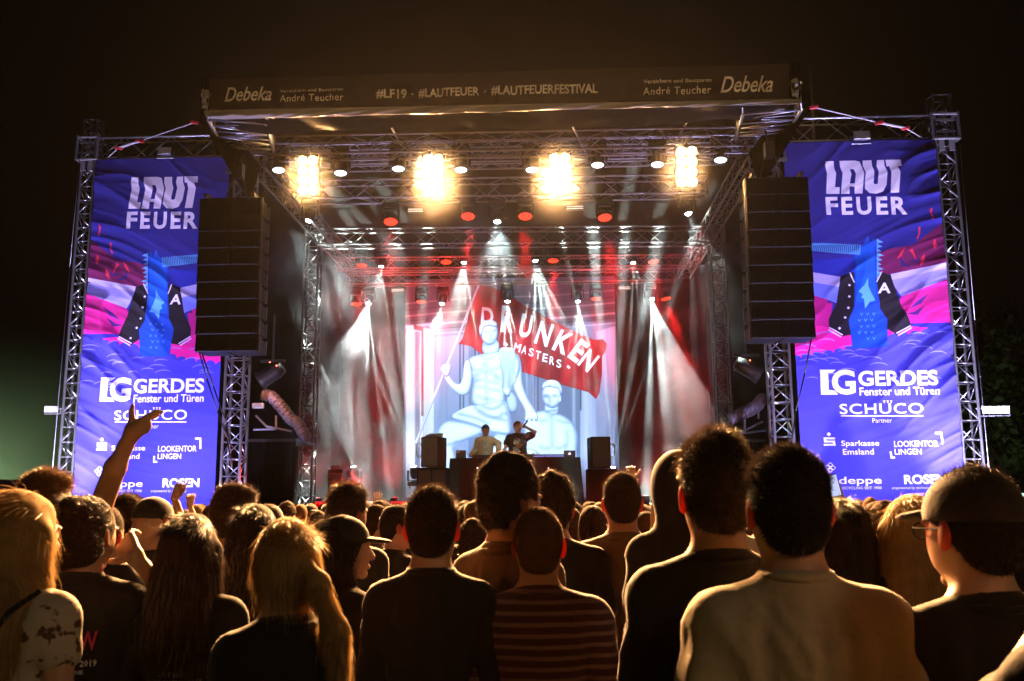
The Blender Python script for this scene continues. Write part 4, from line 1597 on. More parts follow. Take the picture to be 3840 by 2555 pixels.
stay('guy_wire', 'thin steel wire running down outside the right tower', 'wire', [PY(3600, 540, YR - .2), PY(3655, 1200, YR - .3), PY(3722, 1900, YR - .4)], .006, STEEL, 'guy wires of the towers')
stay('antenna_pole', 'thin bare pole standing behind the right roof corner', 'pole', [PY(3039, 250, 17.5), PY(3054, 560, 17.5)], .03, STEEL)
REDP = mat('red_ratchet', (.45, .02, .03), .5)
STRAP = mat('grey_webbing', (.42, .38, .42), .8)
for side, pts in (('left', [(730, 460), (526, 529), (445, 555), (404, 592)]), ('right', [(3052, 403), (3298, 461), (3396, 481), (3454, 516)])):
    Y = YL if side == 'left' else YR
    P_ = [PY(u, v, Y - .35 + .1 * i) for i, (u, v) in enumerate(pts)]
    t = thing('tension_strap', 'grey ratchet strap with red hooks between the %s roof corner and wing truss' % side, 'strap', P_[0], group='ratchet straps beside the roof')
    inv = Matrix.Translation(-P_[0])
    bm = bmesh.new()
    tube(bm, P_[0], P_[1], .010, 6)
    tube(bm, P_[1], P_[2], .024, 6)
    tube(bm, P_[2], P_[3], .010, 6)
    bmesh.ops.transform(bm, matrix=inv, verts=bm.verts[:])
    obj('webbing', bm, STRAP, t)
    for p in (P_[0], P_[1], P_[2]):
        bm = bmesh.new()
        bx(bm, p - P_[0], (.16, .05, .06), Matrix.Rotation(R(12 if side == 'left' else -12), 3, 'Y'))
        obj('hook', bm, REDP, t, bevel=.01)

# ------------------------------------------------------------------ table, speakers and cases on the stage
YD = 20.0
TBL = mat('table_cloth_black', (.016, .012, .013), .85, noise=.3, nscale=5, sheen=.2)
tl, tr = PY(1687, 1719, YD), PY(2176, 1719, YD)
t = thing('dj_table', 'long table draped in black cloth in the middle of the stage', 'table', ((tl.x + tr.x) / 2, YD, DECK))
W_, H_ = tr.x - tl.x, tl.z - DECK
bm = bmesh.new()
bx(bm, (0, .40, H_ - .02), (W_, .80, .04))
obj('table_top', bm, TBL, t, bevel=.008)
o = cloth('front_drape', [Vector((-W_ / 2, -.02, H_)), Vector((W_ / 2, -.02, H_)), Vector((W_ / 2 + .07, -.05, .01)), Vector((-W_ / 2 - .05, -.05, .01))], 120, 12,
          lambda u, v: v * (.030 * np.sin(u * 46 + 2 * vnoise(u * 6, v * 2, 77)) + .02 * vnoise(u * 10, v * 3, 78)), TBL, t)
for s_ in (-1, 1):
    cloth('side_drape', [Vector((s_ * W_ / 2, -.02, H_)), Vector((s_ * W_ / 2, .8, H_)), Vector((s_ * (W_ / 2 + .06), .8, .01)), Vector((s_ * (W_ / 2 + .06), -.05, .01))], 20, 8, lambda u, v: v * .03 * np.sin(u * 14), TBL, t)
for u in (1790, 2057):
    bm = bmesh.new()
    p = PY(u, 1756, YD - .06)
    ball(bm, (0, 0, 0), .012, 8, 6)
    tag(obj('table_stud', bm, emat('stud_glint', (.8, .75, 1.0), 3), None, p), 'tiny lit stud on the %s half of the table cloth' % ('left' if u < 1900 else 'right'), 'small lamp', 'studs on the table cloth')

def laptop(u0, u1, v0, v1, label, col, mark, lean):
    a, b = PY(u0, v1, YD + .25), PY(u1, v1, YD + .25)
    w = b.x - a.x
    h = PY(u0, v0, YD + .25).z - (DECK + H_)
    t = thing('laptop', label, 'laptop', ((a.x + b.x) / 2, YD + .25, DECK + H_ + .002), group='laptops on the table')
    bm = bmesh.new()
    bx(bm, (0, .14, .008), (w, .22, .014))
    obj('keyboard_base', bm, col, t, bevel=.003)
    bm = bmesh.new()
    Mx = Matrix.Rotation(R(lean), 4, 'X')
    bx(bm, (0, 0, h / 2 + .012), (w, .010, h))
    bmesh.ops.transform(bm, matrix=Mx, verts=bm.verts[:])
    lid = obj('lid', bm, col, t, bevel=.003)
    bm = bmesh.new()
    if mark:
        ball(bm, (-.010, -.008, h / 2 + .01), .020, 12, 8, (1, .15, 1))
        ball(bm, (.010, -.008, h / 2 + .01), .020, 12, 8, (1, .15, 1))
        ball(bm, (.006, -.008, h / 2 + .042), .009, 8, 6, (.6, .15, 1.3), Matrix.Rotation(.5, 3, 'Y'))
    else:
        bx(bm, (-w * .26, -.007, h * .82), (w * .3, .004, h * .16))
        ball(bm, (-w * .33, -.008, h * .76), .02, 8, 6, (1, .15, 1))
    bmesh.ops.transform(bm, matrix=Mx, verts=bm.verts[:])
    obj('lid_mark', bm, emat('lid_mark_white', (.85, .9, 1), 1.6) if mark else mat('sticker_white', (.7, .75, .75), .6), lid)


laptop(1710, 1748, 1690, 1718, 'grey laptop with a white sticker on the left end of the table', mat('laptop_grey', (.16, .17, .17), .4, .6), False, 12)
laptop(2114, 2158, 1692, 1718, 'dark laptop with a lit round mark on the right end of the table', mat('laptop_dark', (.05, .03, .035), .4, .5), True, 10)
# decks and mixers
def deck(u, w, label):
    p = PY(u, 1718, YD + .3)
    t = thing('turntable', label, 'turntable', (p.x, YD + .3, DECK + H_ + .002), group='turntables on the table')
    bm = bmesh.new()
    bx(bm, (0, 0, .035), (w, .36, .06))
    obj('plinth', bm, BLACKM, t, bevel=.006)
    bm = bmesh.new()
    lathe(bm, [(.001, .068), (.15, .068), (.16, .075), (.16, .085), (.001, .085)], 28)
    obj('platter', bm, mat('platter_silver', (.35, .35, .4), .3, .8), t, smooth=False)
    bm = bmesh.new()
    path(bm, [(w * .4, .12, .07), (w * .4, .12, .11), (w * .3, -.1, .10)], .008, 6)
    obj('tone_arm', bm, STEEL, t)


deck(1812, .44, 'turntable before the man in the cream shirt')
deck(1975, .44, 'turntable before the man with the microphone')
for u, w, lab in ((1890, .34, 'small mixer between the two turntables'), (2022, .30, 'black effects box right of the turntables'), (2080, .50, 'long controller with rows of knobs left of the right laptop')):
    p = PY(u, 1718, YD + .25)
    t = thing('mixer', lab, 'mixer', (p.x, YD + .25, DECK + H_ + .002), group='mixers on the table')
    bm = bmesh.new()
    bx(bm, (0, 0, .035), (w, .3, .06))
    obj('case', bm, BLACKM, t, bevel=.005)
    bm = bmesh.new()
    for k in range(int(w / .035)):
        for j in range(3):
            tube(bm, (-w / 2 + .02 + k * .035, -.1 + j * .09, .065), (-w / 2 + .02 + k * .035, -.1 + j * .09, .088), .008, 6)
    obj('knob', bm, mat('knob_grey', (.2, .2, .22), .4), t)['kind'] = 'stuff'
    bm = bmesh.new()
    bx(bm, (0, -.152, .03), (w * .8, .004, .006))
    obj('light_strip', bm, emat('mixer_strip', (.25, .3, 1) if w < .4 else (1, .1, .05), 3), t)


def cab(u0, u1, v0, v1, Y, dep, label, col, grille=None, yaw=0, z0=None, two=False):
    a, b = PY(u0, v1, Y), PY(u1, v1, Y)
    w = b.x - a.x
    zt = PY((u0 + u1) / 2, v0, Y).z
    z0 = PY((u0 + u1) / 2, v1, Y).z if z0 is None else z0
    h = zt - z0
    t = thing('speaker_cabinet', label, 'loudspeaker', M=Matrix.Translation(((a.x + b.x) / 2, Y + dep / 2, z0)) @ Matrix.Rotation(R(yaw), 4, 'Z'), group='speaker cabinets stacked on the stage')
    bm = bmesh.new()
    bx(bm, (0, 0, h / 2), (w, dep, h))
    obj('box', bm, col, t, bevel=.012)
    bm = bmesh.new()
    if two:
        for i in (-1, 1):
            for j in (.27, .74):
                bx(bm, (i * w * .235, -dep / 2 - .004, h * j), (w * .43, .008, h * .40))
    else:
        bx(bm, (0, -dep / 2 - .004, h / 2), (w * .9, .008, h * .92))
    obj('front_grille', bm, grille or GRILLE, t)
    bm = bmesh.new()
    for i in (-1, 1):
        bx(bm, (i * (w / 2 + .004), 0, h * .7), (.01, .14, .05))
        if two:
            tube(bm, (i * w * .235, -dep / 2 - .012, h * .5), (i * w * .235, -dep / 2 + .01, h * .5), .05, 16)
    obj('handle', bm, BLACKM, t)
    return t


PALEG = mat('beam_lit_speaker_front', (.30, .36, .33), .6, noise=.15, nscale=8)  # beam light falling on this front is put into the paler colour
BRWN = mat('brown_side', (.10, .06, .03), .6, noise=.3)
YS = 19.2
zdeck = DECK + .004
zmid = PY(1617, 1752, YS).z
cab(1562, 1674, 1754, 1860, YS, .7, 'black double bass cabinet under the pale speaker, left of the table', BLACKPLASTIC, mat('bass_grille', (.09, .10, .10), .6, noise=.3, nscale=60), z0=zdeck, two=True)
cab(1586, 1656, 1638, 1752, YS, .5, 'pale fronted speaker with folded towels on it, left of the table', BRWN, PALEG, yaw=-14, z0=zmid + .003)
zmid2 = PY(2260, 1756, YS).z
cab(2202, 2316, 1758, 1860, YS, .7, 'black bass cabinet at the right of the table', BLACKPLASTIC, z0=zdeck)
cab(2212, 2286, 1638, 1756, YS, .5, 'slim black speaker on the right hand bass cabinet', BLACKPLASTIC, mat('dark_speaker_front', (.03, .035, .035), .5, noise=.2), yaw=8, z0=zmid2 + .003)
zt = PY(1620, 1638, YS).z
TOWEL = mat('towel_white', (.72, .74, .72), .9, noise=.1, bump=.5, bscale=60, sheen=.4)
for k in range(3):
    bm = bmesh.new()
    bx(bm, (0, 0, .012), (.33 - .02 * k, .22, .022))
    bmesh.ops.subdivide_edges(bm, edges=bm.edges[:], cuts=3, use_grid_fill=True)
    for v in bm.verts:
        v.co += Vector((0, 0, .006 * mnoise.noise(v.co * 9 + Vector((k, 0, 0)))))
    tag(obj('towel', bm, TOWEL, None, Matrix.Translation(((PY(1622 + 4 * k, 1637, YS).x), YS + .22, zt + .006 + .026 * k)) @ Matrix.Rotation(R(-12 + 7 * k), 4, 'Z'), smooth=True, bevel=0),
        ('lowest', 'middle', 'topmost')[k] + ' white folded towel on the pale speaker', 'towel', 'folded towels on the speaker')
for (u, v), lab in (((1573, 1690), 'left stack'), ((2296, 1690), 'right stack')):
    bm = bmesh.new()
    c = PY(u, v, YS + .2)
    for k in range(3):
        pts = [c + Vector(((.05 + .01 * k) * math.cos(a), .01 * k, (.13 + .01 * k) * math.sin(a))) for a in np.linspace(0, 2 * math.pi, 20)]
        path(bm, pts, .006, 5)
    tag(obj('cable_coil', bm, mat('pale_cable', (.4, .42, .4), .5)), 'coil of pale cable hanging at the ' + lab, 'cable coil', 'cable coils at the speaker stacks')

# red lit flight case with drawers at the left of the stage
p = PY(1255, 1850, 21.0)
t = thing('flight_case', 'tall open equipment rack with four shelves, lit red, left on the stage', 'rack', (p.x, 21.0, DECK))
RACK = mat('rack_grey', (.30, .28, .28), .5, .3)
bm = bmesh.new()
hh = PY(1255, 1760, 21.0).z - DECK
bx(bm, (0, .2, hh / 2), (.34, .36, hh))
obj('case_body', bm, BLACKM, t, bevel=.01)
for k in range(4):
    bm = bmesh.new()
    bx(bm, (0, -.0, hh * (.2 + .21 * k)), (.32, .06, hh * .13))
    obj('drawer', bm, RACK, t, bevel=.008)
bm = bmesh.new()
bx(bm, (-.03, .2, hh + .05), (.22, .2, .1))
tag(obj('amplifier', bm, RACK, None, Matrix.Translation((p.x, 21.0, DECK)), bevel=.02), 'small amplifier lying on top of the equipment rack', 'amplifier')

# sponsor boards along the stage front
cv = Canvas(240, 200, (.62, .06, .07))
zz = [(0, 0), (240, 0), (240, 40)]
for k in range(20):
    zz.append((240 - k * 12, 18 + (k % 2) * 26 + 12 * math.sin(k)))
zz.append((0, 60))
cv.poly(zz, (.85, .78, .78))
cv.text('SCHULTE', 14, 108, 226, 142, (.93, .85, .85), bold=.02)
cv.rect(30, 74, 90, 96, (.93, .8, .8))
cv.text('ZIMMEREI', 100, 82, 190, 94, (.93, .8, .8), bold=.01)
cv.poly([(60, 186), (70, 168), (82, 184), (95, 164), (110, 182), (125, 166), (140, 186)], (.93, .85, .85))
BIM = make_image('board_print', cv.done())
BMAT = print_mat('sponsor_board', BIM, .6)
nt = BMAT.node_tree
tr_ = nt.nodes.new('ShaderNodeBsdfTranslucent')
mx = nt.nodes.new('ShaderNodeMixShader')
mx.inputs[0].default_value = .5
nt.links.new([n for n in nt.nodes if n.type == 'TEX_IMAGE'][0].outputs[0], tr_.inputs[0])
nt.links.new(nt.nodes['Principled BSDF'].outputs[0], mx.inputs[1])
nt.links.new(tr_.outputs[0], mx.inputs[2])
nt.links.new(mx.outputs[0], nt.nodes['Material Output'].inputs['Surface'])
for k, (u0, u1) in enumerate(((1182, 1250), (1350, 1410), (1466, 1530), (1772, 1830), (2330, 2390))):
    Yb = 15.9
    a, b = PY(u0, 1880, Yb), PY(u1, 1880, Yb)
    o = cloth('sponsor_board', [Vector((a.x, Yb, a.z)), Vector((b.x, Yb, a.z)), Vector((b.x, Yb, a.z - .30)), Vector((a.x, Yb, a.z - .30))], 4, 4, lambda u, v: 0 * u, BMAT)
    tag(o, ('first', 'second', 'third', 'fourth', 'last')[k] + ' red and white sponsor board from the left on the stage front', 'sign board', 'sponsor boards on the stage front')
    c = (a + b) / 2
spot(PY(1330, 1800, 18.5), PY(1330, 1900, 15.9), 900, RED, 110, .5, .1)  # red lights added behind the boards to brighten them, without lamp bodies
spot(PY(2350, 1800, 18.5), PY(2350, 1900, 15.9), 500, RED, 110, .5, .1)

# side platforms, ducts, work lamps between the columns
DUCT = mat('silver_duct', (.20, .17, .19), .55, .3, noise=.3, nscale=14, bump=.8, bscale=22)
for side, pts, Yd in (('left', [(985, 1478), (1020, 1488), (1062, 1535), (1090, 1572), (1118, 1590), (1145, 1640)], 18.6), ('right', [(2738, 1575), (2775, 1555), (2810, 1540), (2838, 1522), (2858, 1498)], 18.2)):
    P_ = [PY(u, v, Yd) for u, v in pts]
    bm = bmesh.new()
    for (a, b) in zip(P_[:-1], P_[1:]):
        n = 5
        for k in range(n):
            q0, q1 = a.lerp(b, k / n), a.lerp(b, (k + 1) / n)
            tube(bm, q0, q1, .13 if k % 2 else .115, 14, .115 if k % 2 else .13)
        ball(bm, b, .12, 12, 8)
    tag(obj('air_duct', bm, DUCT, smooth=True), 'bent silver air duct lit red beside the %s column of the stage' % side, 'duct', 'silver ducts at the stage sides')
    x0, x1 = (940, 1120) if side == 'left' else (2745, 2862)
    a, b = PY(x0, 1650, 18.8), PY(x1, 1650, 18.8)
    t = thing('side_platform', 'black draped side platform beside the %s column' % side, 'platform', ((a.x + b.x) / 2, 19.4, 0), group='side platforms beside the stage')
    bm = bmesh.new()
    bx(bm, (0, 0, a.z - .03), (b.x - a.x, 1.6, .06))
    obj('platform_top', bm, BLACKM, t)
    cloth('platform_drape', [Vector((-(b.x - a.x) / 2, -.81, a.z - .06)), Vector(((b.x - a.x) / 2, -.81, a.z - .06)), Vector(((b.x - a.x) / 2, -.81, 0)), Vector((-(b.x - a.x) / 2, -.81, 0))], 40, 4, lambda u, v: .03 * np.sin(u * 50), MOLTON, t)
    bm = bmesh.new()
    for (ua, va, ub, vb) in (((950, 1612, 1035, 1610), (1000, 1600, 1095, 1618), (1000, 1600, 960, 1560), (1035, 1610, 1035, 1560)) if side == 'left' else ((2765, 1628, 2870, 1615), (2765, 1628, 2860, 1582), (2793, 1560, 2793, 1625), (2845, 1530, 2845, 1570))):
        tube(bm, PY(ua, va, 18.7), PY(ub, vb, 18.8), .022, 8)
    bmesh.ops.transform(bm, matrix=Matrix.Translation(-Vector(t.location)), verts=bm.verts[:])
    o = obj('railing', bm, STEEL, t)
    o['kind'] = 'stuff'
lou = PY(968, 1522, 18.3)
t = thing('louvre_lamp', 'pale louvred work lamp beside the left column', 'work lamp', lou)
bm = bmesh.new()
bx(bm, (0, 0, 0), (.22, .1, .10))
obj('lamp_case', bm, WHITEHOUSE, t, bevel=.01)
bm = bmesh.new()
for k in range(4):
    bx(bm, (0, -.055, -.035 + k * .024), (.2, .01, .006))
obj('louvre', bm, BLACKM, t)
spot(lou + Vector((.3, -.4, .4)), lou + Vector((.3, .2, -.3)), 40, (1, .35, .2), 120, .6, .1)
for (u, v, Yp, lab, eyes) in ((1022, 1400, 18.4, 'left', ((1012, 1359), (1037, 1372))), (2800, 1380, 18.2, 'right', ((2812, 1352),))):
    c = PY(u, v, Yp)
    t = thing('follow_lamp', 'dark work lamp with tiny red pilot lights beside the %s column' % lab, 'stage lamp', c, group='dark side lamps')
    bm = bmesh.new()
    lathe(bm, [(.001, .25), (.12, .24), (.16, .1), (.17, -.2), (.2, -.28), (.19, -.3), (.15, -.22), (.001, -.22)], 18, Matrix.Rotation(R(60 if lab == 'left' else -60), 4, 'Y'))
    obj('lamp_body', bm, BLACKM, t, smooth=True)
    bm = bmesh.new()
    bx(bm, (0, 0, .25), (.5, .08, .05))
    tube(bm, (0, 0, .25), (0, 0, 1.2), .025, 8)
    obj('yoke', bm, BLACKM, t)
    for (a, b) in eyes:
        bm = bmesh.new()
        ball(bm, PY(a, b, Yp - .2) - c, .013, 8, 6)
        obj('pilot_light', bm, emat('pilot_red', (1, .12, .05), 12), t)
# small strip lamps under the trusses
for k, (u, v, Yp, w, lab) in enumerate(((1492, 1090, Y5 + .1, .36, 'above the left edge of the picture'), (2342, 1082, Y5 + .1, .36, 'above the right edge of the picture'), (1560, 792, Y2 - .1, .34, 'under the second blinder'), (2155, 782, Y2 - .1, .38, 'under the third blinder'))):
    c = PY(u, v, Yp)
    t = thing('strip_lamp', 'short pale strip lamp ' + lab, 'strip lamp', c, group='strip lamps under the trusses')
    bm = bmesh.new()
    bx(bm, (0, 0, 0), (w, .1, .09))
    obj('lamp_case', bm, BLACKM, t, bevel=.01)
    bm = bmesh.new()
    for j in range(2):
        bx(bm, (0, -.055, -.02 + j * .045), (w * .94, .01, .022))
    obj('tube_lamp', bm, emat('strip_glow', (1.0, .80, .66), 1.0), t)

# ------------------------------------------------------------------ things beyond the stage: trees, tent roof, tube lamp
LEAF = mat('leaf', (.05, .09, .025), .6, noise=.5, nscale=3)
BARK = mat('bark', (.08, .055, .035), .9, noise=.4, nscale=12, bump=.6)


def tree(x, y, h, rad, label, seed, n=5200):
    r_ = np.random.default_rng(seed)
    t = thing('leafy_tree', label, 'tree', (x, y, 0), group='trees beyond the festival ground')
    bm = bmesh.new()
    tube(bm, (0, 0, 0), (0, .1, h * .45), .22, 10, .13)
    tips = []
    for k in range(9):
        a = k * 2.4
        e = Vector((math.cos(a) * rad * r_.uniform(.4, .8), math.sin(a) * rad * r_.uniform(.4, .8), h * r_.uniform(.5, .9)))
        tube(bm, (0, .1, h * r_.uniform(.25, .42)), e, .08, 7, .02)
        tips.append(np.array(e))
    obj('trunk', bm, BARK, t)
    cen = []
    for k in range(46):
        b = tips[k % 9]
        cen.append(b * r_.uniform(.75, 1.12) + r_.normal(0, rad * .22, 3))
    cen = np.array(cen)
    pick = r_.integers(0, len(cen), n)
    P = cen[pick] + r_.normal(0, rad * .13, (n, 3))
    a = r_.normal(0, 1, (n, 3))
    a /= np.linalg.norm(a, axis=1, keepdims=True)
    b = np.cross(a, r_.normal(0, 1, (n, 3)))
    b /= np.linalg.norm(b, axis=1, keepdims=True)
    s_ = r_.uniform(.09, .19, (n, 1))
    V = np.stack([P - a * s_, P - b * s_ * .6, P + a * s_, P + b * s_ * .6], 1).reshape(-1, 3)
    F_ = np.arange(4 * n).reshape(n, 4)
    me = bpy.data.meshes.new('crown')
    me.from_pydata(V.tolist(), [], F_.tolist())
    me.materials.append(LEAF)
    link('crown', me, t)


for k, (u, Y, h, rad, lab) in enumerate(((3775, 30, 6.6, 2.3, 'green lit tree behind the right tower'), (3900, 33, 8.0, 2.6, 'taller dark tree at the right frame edge'), (3650, 40, 7.0, 2.6, 'far tree seen through the right tower'))):
    p = PY(u, 1850, Y)
    tree(p.x, Y, h, rad, lab, 90 + k)
for (u, v, Y, tu, tv, w_, col) in ((3800, 1856, 24, 3790, 1600, 170, (.75, 1.0, .72)), (-200, 1840, 20, 160, 1500, 6000, (.62, 1.0, .45))):
    p = PY(u, v, Y)
    spot(p, PY(tu, tv, Y + 10), w_, col, 110, .9, .2)
bm = bmesh.new()
bx(bm, (-13.2, 25, 3.6), (8.4, 9, 7.0))
gm = bpy.data.materials.new('drifting_smoke')
gm.use_nodes = True
gm.node_tree.nodes.remove(gm.node_tree.nodes['Principled BSDF'])
_pv = gm.node_tree.nodes.new('ShaderNodeVolumePrincipled')
_pv.inputs['Density'].default_value = .016
_gn, _gl = gm.node_tree.nodes, gm.node_tree.links
_tc, _sx = _gn.new('ShaderNodeTexCoord'), _gn.new('ShaderNodeSeparateXYZ')
_gl.new(_tc.outputs['Object'], _sx.inputs[0])
_m1 = _gn.new('ShaderNodeMapRange')
_m1.interpolation_type = 'SMOOTHSTEP'
for _i, _v in enumerate((6.8, .5, 0, .022)):
    _m1.inputs[_i + 1].default_value = _v
_gl.new(_sx.outputs['Z'], _m1.inputs[0])
_m2 = _gn.new('ShaderNodeMapRange')
_m2.interpolation_type = 'SMOOTHSTEP'
for _i, _v in enumerate((-9.1, -11.5, 0, 1)):
    _m2.inputs[_i + 1].default_value = _v
_gl.new(_sx.outputs['X'], _m2.inputs[0])
_mm = _gn.new('ShaderNodeMath')
_mm.operation = 'MULTIPLY'
_gl.new(_m1.outputs[0], _mm.inputs[0])
_gl.new(_m2.outputs[0], _mm.inputs[1])
_gl.new(_mm.outputs[0], _pv.inputs['Density'])
gm.node_tree.links.new(_pv.outputs[0], gm.node_tree.nodes['Material Output'].inputs['Volume'])
tag(obj('smoke', bm, gm), 'greenish lit smoke drifting away to the left of the stage', kind='stuff')
p = PY(3812, 1856, 24)
t = thing('tube_lamp_stand', 'greenish white tube lamp glowing low at the right frame edge', 'tube lamp', (p.x, 24, 0))
bm = bmesh.new()
tube(bm, (-.3, 0, p.z), (.5, 0, p.z), .04, 10)
obj('tube_lamp', bm, emat('tube_green_white', (.6, 1.0, .8), 2.2), t)
bm = bmesh.new()
tube(bm, (0, .06, 0), (0, .06, p.z), .03, 8)
bx(bm, (.1, .06, p.z), (.5, .06, .05))
obj('stand_pole', bm, BLACKM, t)
p0, p1 = PY(-60, 1796, 14.5), PY(118, 1800, 14.5)
bm = bmesh.new()
cx_, w_ = (p0.x + p1.x) / 2 - .6, (p1.x - p0.x) + 1.6
v = [bm.verts.new(q) for q in ((cx_ - w_ / 2, 14.2, 1.3), (cx_ + w_ / 2, 14.2, 1.3), (cx_ + w_ / 2, 16.4, 1.3), (cx_ - w_ / 2, 16.4, 1.3), (cx_ - w_ / 2 + .4, 15.2, p0.z), (cx_ + w_ / 2 - .7, 15.2, p0.z))]
for f in ((0, 1, 5, 4), (1, 2, 5), (2, 3, 4, 5), (3, 0, 4)):
    bm.faces.new([v[i] for i in f])
t = thing('tent', 'low dark tent roof at the left frame edge behind the crowd', 'tent', (cx_, 15.2, 0))
bmesh.ops.transform(bm, matrix=Matrix.Translation((-cx_, -15.2, 0)), verts=bm.verts[:])
obj('tent_roof', bm, mat('tent_navy', (.02, .03, .045), .8, noise=.2), t)
bm = bmesh.new()
for sx in (-1, 1):
    for sy in (-1, 1):
        tube(bm, (sx * w_ * .46, sy * .95, 0), (sx * w_ * .46, sy * .95, 1.33), .03, 8)
obj('tent_pole', bm, STEEL, t)['kind'] = 'stuff'

# ------------------------------------------------------------------ figures: smooth blended volumes turned into one surface
def sd_cap(p, a, b, ra, rb):
    a, b = np.array(a, float), np.array(b, float)
    ab = b - a
    t = np.clip(((p - a) @ ab) / max(1e-9, ab @ ab), 0, 1)
    return np.linalg.norm(p - (a + t[..., None] * ab), axis=-1) - (ra + (rb - ra) * t)


def sd_ell(p, c, r, M=None):
    q = p - np.array(c, float)
    if M is not None:
        q = q @ np.array(M)
    r = np.array(r, float)
    k0 = np.linalg.norm(q / r, axis=-1)
    k1 = np.linalg.norm(q / (r * r), axis=-1) + 1e-9
    return k0 * (k0 - 1) / k1


def C(a, b, ra, rb=None, k=.03, op='u'):
    rb = ra if rb is None else rb
    R_ = max(ra, rb)
    lo, hi = np.minimum(a, b) - R_, np.maximum(a, b) + R_
    return (lambda p: sd_cap(p, a, b, ra, rb), lo, hi, k, op)


def E(c, r, k=.03, op='u', M=None):
    c = np.array(c, float)
    R_ = np.full(3, max(r)) if M is not None else np.array(r, float)
    return (lambda p: sd_ell(p, c, r, M), c - R_, c + R_, k, op)


def nets(prims, h, cuts=()):
    lo = np.min([q[1] for q in prims if q[4] == 'u'], 0) - 3 * h
    hi = np.max([q[2] for q in prims if q[4] == 'u'], 0) + 3 * h
    n = np.ceil((hi - lo) / h).astype(int) + 1
    F = np.full(n, 1.0, np.float32)
    for fn, a, b, k, op in prims:
        i0 = np.clip(np.floor((a - k - 2 * h - lo) / h).astype(int), 0, n - 1)
        i1 = np.clip(np.ceil((b + k + 2 * h - lo) / h).astype(int) + 1, 1, n)
        g = np.stack(np.meshgrid(*[lo[j] + h * np.arange(i0[j], i1[j]) for j in range(3)], indexing='ij'), -1)
        d = fn(g).astype(np.float32)
        s_ = (slice(i0[0], i1[0]), slice(i0[1], i1[1]), slice(i0[2], i1[2]))
        f = F[s_]
        if op == 'u':
            w = np.maximum(k - np.abs(f - d), 0) / k
            F[s_] = np.minimum(f, d) - w * w * k * .25
        else:
            w = np.maximum(k - np.abs(f + d), 0) / k
            F[s_] = np.maximum(f, -d) + w * w * k * .25
    if cuts:
        g = np.stack(np.meshgrid(*[lo[j] + h * np.arange(n[j]) for j in range(3)], indexing='ij'), -1)
        for nrm, off in cuts:      # keep the side where n.p < off
            F = np.maximum(F, (g @ np.array(nrm, float) - off).astype(np.float32))
    F[0], F[-1], F[:, 0], F[:, -1], F[:, :, 0], F[:, :, -1] = 1, 1, 1, 1, 1, 1
    S = F < 0
    c8 = [(i, j, k) for i in (0, 1) for j in (0, 1) for k in (0, 1)]
    sl = lambda A, i, j, k: A[i:A.shape[0] - 1 + i, j:A.shape[1] - 1 + j, k:A.shape[2] - 1 + k]
    cnt = sum(sl(S, *c).astype(np.int8) for c in c8)
    mix = (cnt > 0) & (cnt < 8)
    I = np.argwhere(mix)
    vals = np.stack([F[I[:, 0] + c[0], I[:, 1] + c[1], I[:, 2] + c[2]] for c in c8], 1)
    acc = np.zeros((len(I), 3))
    m = np.zeros(len(I))
    for a in range(8):
        for b in range(a + 1, 8):
            if sum(abs(x - y) for x, y in zip(c8[a], c8[b])) != 1:
                continue
            va, vb = vals[:, a], vals[:, b]
            x = (va < 0) != (vb < 0)
            t = np.where(x, va / np.where(x, va - vb, 1), 0)
            pa, pb = np.array(c8[a], float), np.array(c8[b], float)
            acc += np.where(x[:, None], pa + t[:, None] * (pb - pa), 0)
            m += x
    V = lo + h * (I + acc / m[:, None])
    idx = np.full(mix.shape, -1, np.int64)
    idx[mix] = np.arange(len(I))
    faces = []
    for ax in range(3):
        sh = [slice(None)] * 3
        s0, s1 = list(sh), list(sh)
        s0[ax], s1[ax] = slice(0, -1), slice(1, None)
        A, B = S[tuple(s0)], S[tuple(s1)]
        e = np.argwhere(A != B)
        o1, o2 = [x for x in range(3) if x != ax]
        e = e[(e[:, o1] > 0) & (e[:, o2] > 0)]
        inside = A[e[:, 0], e[:, 1], e[:, 2]]

        def cell(d1, d2):
            q = e.copy()
            q[:, o1] += d1
            q[:, o2] += d2
            return idx[q[:, 0], q[:, 1], q[:, 2]]
        f = np.stack([cell(-1, -1), cell(0, -1), cell(0, 0), cell(-1, 0)], 1)
        flip = inside if ax != 1 else ~inside
        f[~flip] = f[~flip][:, ::-1]
        faces.append(f)
    return V, np.concatenate(faces)


def np_mesh(name, V, Fq, m, smooth=True, mi=None):
    me = bpy.data.meshes.new(name)
    me.vertices.add(len(V))
    me.vertices.foreach_set('co', np.asarray(V, np.float32).reshape(-1))
    k = Fq.shape[1]
    me.loops.add(Fq.size)
    me.loops.foreach_set('vertex_index', Fq.reshape(-1).astype(np.int32))
    me.polygons.add(len(Fq))
    me.polygons.foreach_set('loop_start', np.arange(0, Fq.size, k, dtype=np.int32))
    for x in (m if isinstance(m, (list, tuple)) else [m]):
        me.materials.append(x)
    if smooth:
        me.polygons.foreach_set('use_smooth', [True] * len(Fq))
    if mi is not None:
        me.polygons.foreach_set('material_index', mi.astype(np.int32))
    me.update(calc_edges=True)
    return me


def normals(V, Fq):
    n = np.cross(V[Fq[:, 1]] - V[Fq[:, 0]], V[Fq[:, 2]] - V[Fq[:, 0]])
    N = np.zeros_like(V)
    for j in range(Fq.shape[1]):
        np.add.at(N, Fq[:, j], n)
    return N / (np.linalg.norm(N, axis=1, keepdims=True) + 1e-12), n


